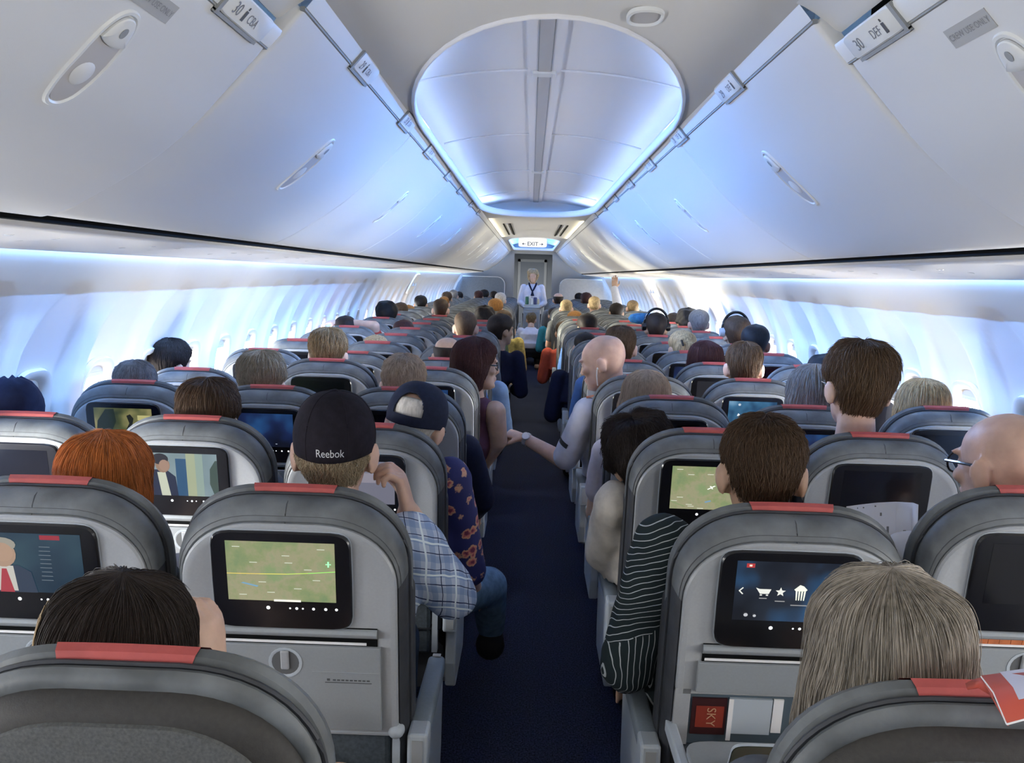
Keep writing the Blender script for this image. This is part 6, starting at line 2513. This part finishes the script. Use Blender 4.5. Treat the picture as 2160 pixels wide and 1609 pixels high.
# blue jacket laid over a headrest
q0 = at(1335, 660, rowy(10))
bj = thing('jacket', 'bright blue jacket bundled over a headrest in the right-side middle column', 'jacket', (COLX['E'] - 0.02, rowy(10), 0))
mb = MB()
rings = []
for j in range(17):
    f_ = j / 16
    x_ = -0.14 + 0.28 * f_
    e_ = math.sin(PI * f_) ** 0.35
    rings.append([V((x_, -0.02 + (0.075 * e_ + 0.004 * nz(j, k, 0)) * math.cos(2 * PI * k / 18), q0.z - 0.045 + (0.050 * e_ + 0.006 * nz(j * 0.7, k * 0.5, 3)) * math.sin(2 * PI * k / 18))) for k in range(18)])
mb.loft(rings)
mb.build('fabric', cloth('jacket_blue', (0.035, 0.15, 0.33), 0.3), bj)

# service cart ----------------------------------------------------------
cx_, cy_ = 0.0, 16.95
ca_ = thing('service_cart', 'grey service cart standing across the aisle in front of the flight attendant', 'cart', (cx_, cy_, 0))
m_cart = mat('cart_grey', (0.36, 0.39, 0.41), 0.45)
mb = MB()
mb.box((-0.15, -0.40, 0.09), (0.15, 0.40, 1.00))
bevel(mb.build('body', m_cart, ca_, smooth=0), 0.01)
for z0_, z1_ in ((0.56, 0.95), (0.12, 0.54)):
    mb = MB()
    mb.box((-0.135, -0.412, z0_), (0.135, -0.40, z1_))
    d_ = bevel(mb.build('door', mat('cart_door', (0.30, 0.33, 0.35), 0.5), ca_, smooth=0), 0.004)
    mb = MB()
    mb.box((-0.05, -0.425, z1_ - 0.07), (0.05, -0.412, z1_ - 0.045))
    mb.build('door_latch', m_dark, d_, smooth=0)
mb = MB()
for s in (-1, 1):
    mb.tube([(s * 0.15, -0.40, 1.0), (s * 0.15, -0.43, 1.03), (s * 0.15, 0.43, 1.03), (s * 0.15, 0.40, 1.0)], 0.011, 8)
mb.tube([(-0.15, -0.43, 1.03), (0.15, -0.43, 1.03)], 0.011, 8)
mb.build('rail', m_metal, ca_)
for s in (-1, 1):
    for yy in (-0.34, 0.34):
        mb = MB()
        mb.cyl((s * 0.12 - 0.012, yy, 0.045), (s * 0.12 + 0.012, yy, 0.045), 0.045, 14)
        mb.build('wheel', m_bezel, ca_)
mb = MB()
mb.box((-0.14, -0.36, 1.002), (0.14, 0.05, 1.075))
mb.box((-0.125, -0.345, 1.075), (0.125, 0.035, 1.078))
cr = bevel(mb.build('drawer_tray', mat('drawer_pale', (0.48, 0.52, 0.50), 0.5), None, smooth=0), 0.004)
tag(cr, 'pale plastic drawer of drinks on top of the service cart', 'tray')
cr.location = (cx_, cy_, 0)
for k_, (x_, y_, c_, h_) in enumerate(((-0.09, -0.26, (0.05, 0.16, 0.08), 0.14), (-0.02, -0.28, (0.50, 0.52, 0.5), 0.11), (0.06, -0.24, (0.03, 0.04, 0.12), 0.13), (0.10, -0.12, (0.5, 0.45, 0.30), 0.10), (-0.06, -0.10, (0.55, 0.57, 0.58), 0.16))):
    b_ = thing('drink_can', ['green can at the front corner of the cart top', 'white can at the front middle of the cart top', 'dark blue can on the cart top', 'tan carton at the side of the cart top', 'tall white bottle behind the cans on the cart top'][k_], 'drink', (cx_ + x_, cy_ + y_, 1.078), 'drinks on the cart')
    mb = MB()
    mb.tube([(0, 0, 0), (0, 0, 0.006), (0, 0, h_ - 0.012), (0, 0, h_)], [0.026, 0.032, 0.032, 0.024], 16)
    mb.build('can_body', mat('can_%d' % k_, c_, 0.35), b_)

# overwing exit hatches in both walls --------------------------------------
for sd, yc in ((-1, 12.55), (1, 12.6)):
    t = thing('exit_hatch', 'overwing exit panel with grab slots in the %s wall' % ('left-side' if sd < 0 else 'right-side'), 'exit hatch', (0, yc, 0), 'overwing exits')
    mb = MB()
    rings = []
    for ins, o_ in ((0.0, 0.004), (0.0, -0.012), (0.012, -0.018)):
        rings.append([(sd * (wallx(1.43 + q * (1 - ins)) + o_), p * (1 - ins), 1.43 + q * (1 - ins)) for p, q in superring(0.25, 0.13, 32, 7)])
    mb.loft(rings, False, True)
    mb.build('cover', m_psu, t)
    for yy in (-0.12, 0.12):
        mb = MB()
        x_ = wallx(1.43) - 0.020
        mb.box((min(sd * (x_ - 0.012), sd * (x_ + 0.012)), yy - 0.03, 1.40), (max(sd * (x_ - 0.012), sd * (x_ + 0.012)), yy + 0.03, 1.47))
        mb.build('grab_slot', m_nozzle, t, smooth=0)

# ------------------------------------------------------------------ lights
def area(name, loc, direction, sx, sy, power, col, spread=180):
    l = D.lights.new(name, 'AREA')
    l.shape = 'RECTANGLE'
    l.size, l.size_y = sx, sy
    l.energy = power
    l.color = col
    l.spread = math.radians(spread)
    o = D.objects.new(name, l)
    COL.objects.link(o)
    o.location = loc
    d = V(direction).normalized()
    # local X along the cabin
    zx = -d
    xx = V((0, 1, 0))
    yx = zx.cross(xx).normalized()
    M_ = Matrix((xx, yx, zx)).transposed().to_4x4()
    M_.translation = loc
    o.matrix_world = M_
    return o


LED = (0.07, 0.33, 1.0)
for sd in (-1, 1):
    area('dome_led', (sd * 0.492, 5.5, CZ + 0.022), (-sd * 0.9, 0, 0.36), 5.6, 0.02, 250, LED)
    area('dome_led_white', (sd * 0.500, 5.5, CZ + 0.030), (-sd * 0.9, 0, 0.42), 5.7, 0.02, 100, (1.0, 0.985, 0.95))
    area('dome_led_front', (sd * 0.445, 16.5, CZ + 0.022), (-sd * 0.9, 0, 0.36), 4.8, 0.02, 26, LED)
    area('sidewall_led', (sd * 1.462, 9.5, 1.705), (sd * 0.45, 0, -1), 21.0, 0.02, 150, (0.22, 0.47, 1.0))
area('rear_fill_lamp', (0, -0.62, 2.10), (0, 0.25, -1), 0.5, 0.7, 7, (1.0, 0.97, 0.92))  # added fill lamp behind the camera, no fixture modelled
area('front_galley_lamp', (0, 23.5, 2.18), (0, 0, -1), 2.5, 0.8, 24, (0.95, 0.97, 1.0))
for sd in (-1, 1):
    area('ceiling_wash', (sd * 0.455, -0.2, 2.098), (-sd * 0.75, 0, 0.5), 1.6, 0.015, 1.2, (1.0, 0.93, 0.70))
    area('ceiling_wash_front', (sd * 0.455, 11.2, 2.098), (-sd * 0.75, 0, 0.5), 4.2, 0.015, 2.2, (1.0, 0.90, 0.62))
for yy in (10.0, 12.4):
    area('ceiling_fill', (0, yy, 2.135), (0, 0, -1), 1.0, 0.25, 8, (1.0, 0.92, 0.72))  # added fill over the aisle, no fixture modelled

# area lamps added inside the windows, standing in for low daylight crossing the cabin
for y_, p_, a_ in ((3.33, 1.2, 0.05), (3.84, 1.9, 0.05), (4.35, 1.7, 0.06), (4.86, 1.5, 0.06), (5.37, 1.2, 0.05)):
    area('window_fill', (1.66, y_, 1.0), (-1, a_, 0.06), 0.20, 0.24, p_, (1.0, 0.97, 0.90), 50)
for y_, p_ in ((3.7, 0.9), (4.7, 1.0), (5.7, 1.2), (6.7, 1.8), (8.3, 7), (9.3, 8), (11.3, 9), (12.3, 10)):
    area('window_fill', (-1.66, y_, 1.0), (1, 0.05, 0.10), 0.20, 0.24, p_, (1.0, 0.93, 0.74), 40)

area('window_fill', (-1.655, 2.19, 1.03), (0.30, 1, 0.02), 0.10, 0.24, 2.6, (1.0, 0.98, 0.94), 80)  # lamp added at a window to brighten the seat back ahead

# the sky outside, seen by nothing but the window panes
w = D.worlds.new('sky')
S.world = w
w.use_nodes = True
w.node_tree.nodes['Background'].inputs[0].default_value = (0.75, 0.85, 1.0, 1)
w.node_tree.nodes['Background'].inputs[1].default_value = 1.0

S.view_settings.view_transform = 'Standard'
S.view_settings.look = 'None'
S.view_settings.gamma = 1.0
S.view_settings.exposure = 0.68
S.view_settings.use_curve_mapping = False
S.cycles.use_denoising = True
S.cycles.use_adaptive_sampling = True
S.cycles.adaptive_threshold = 0.09
S.cycles.max_bounces = 5
S.cycles.diffuse_bounces = 4
S.cycles.glossy_bounces = 3
S.cycles.transmission_bounces = 2
S.cycles.sample_clamp_indirect = 6.0
S.cycles.caustics_reflective = False
S.cycles.caustics_refractive = False
D.scenes.remove(TMP)
bpy.context.view_layer.update()
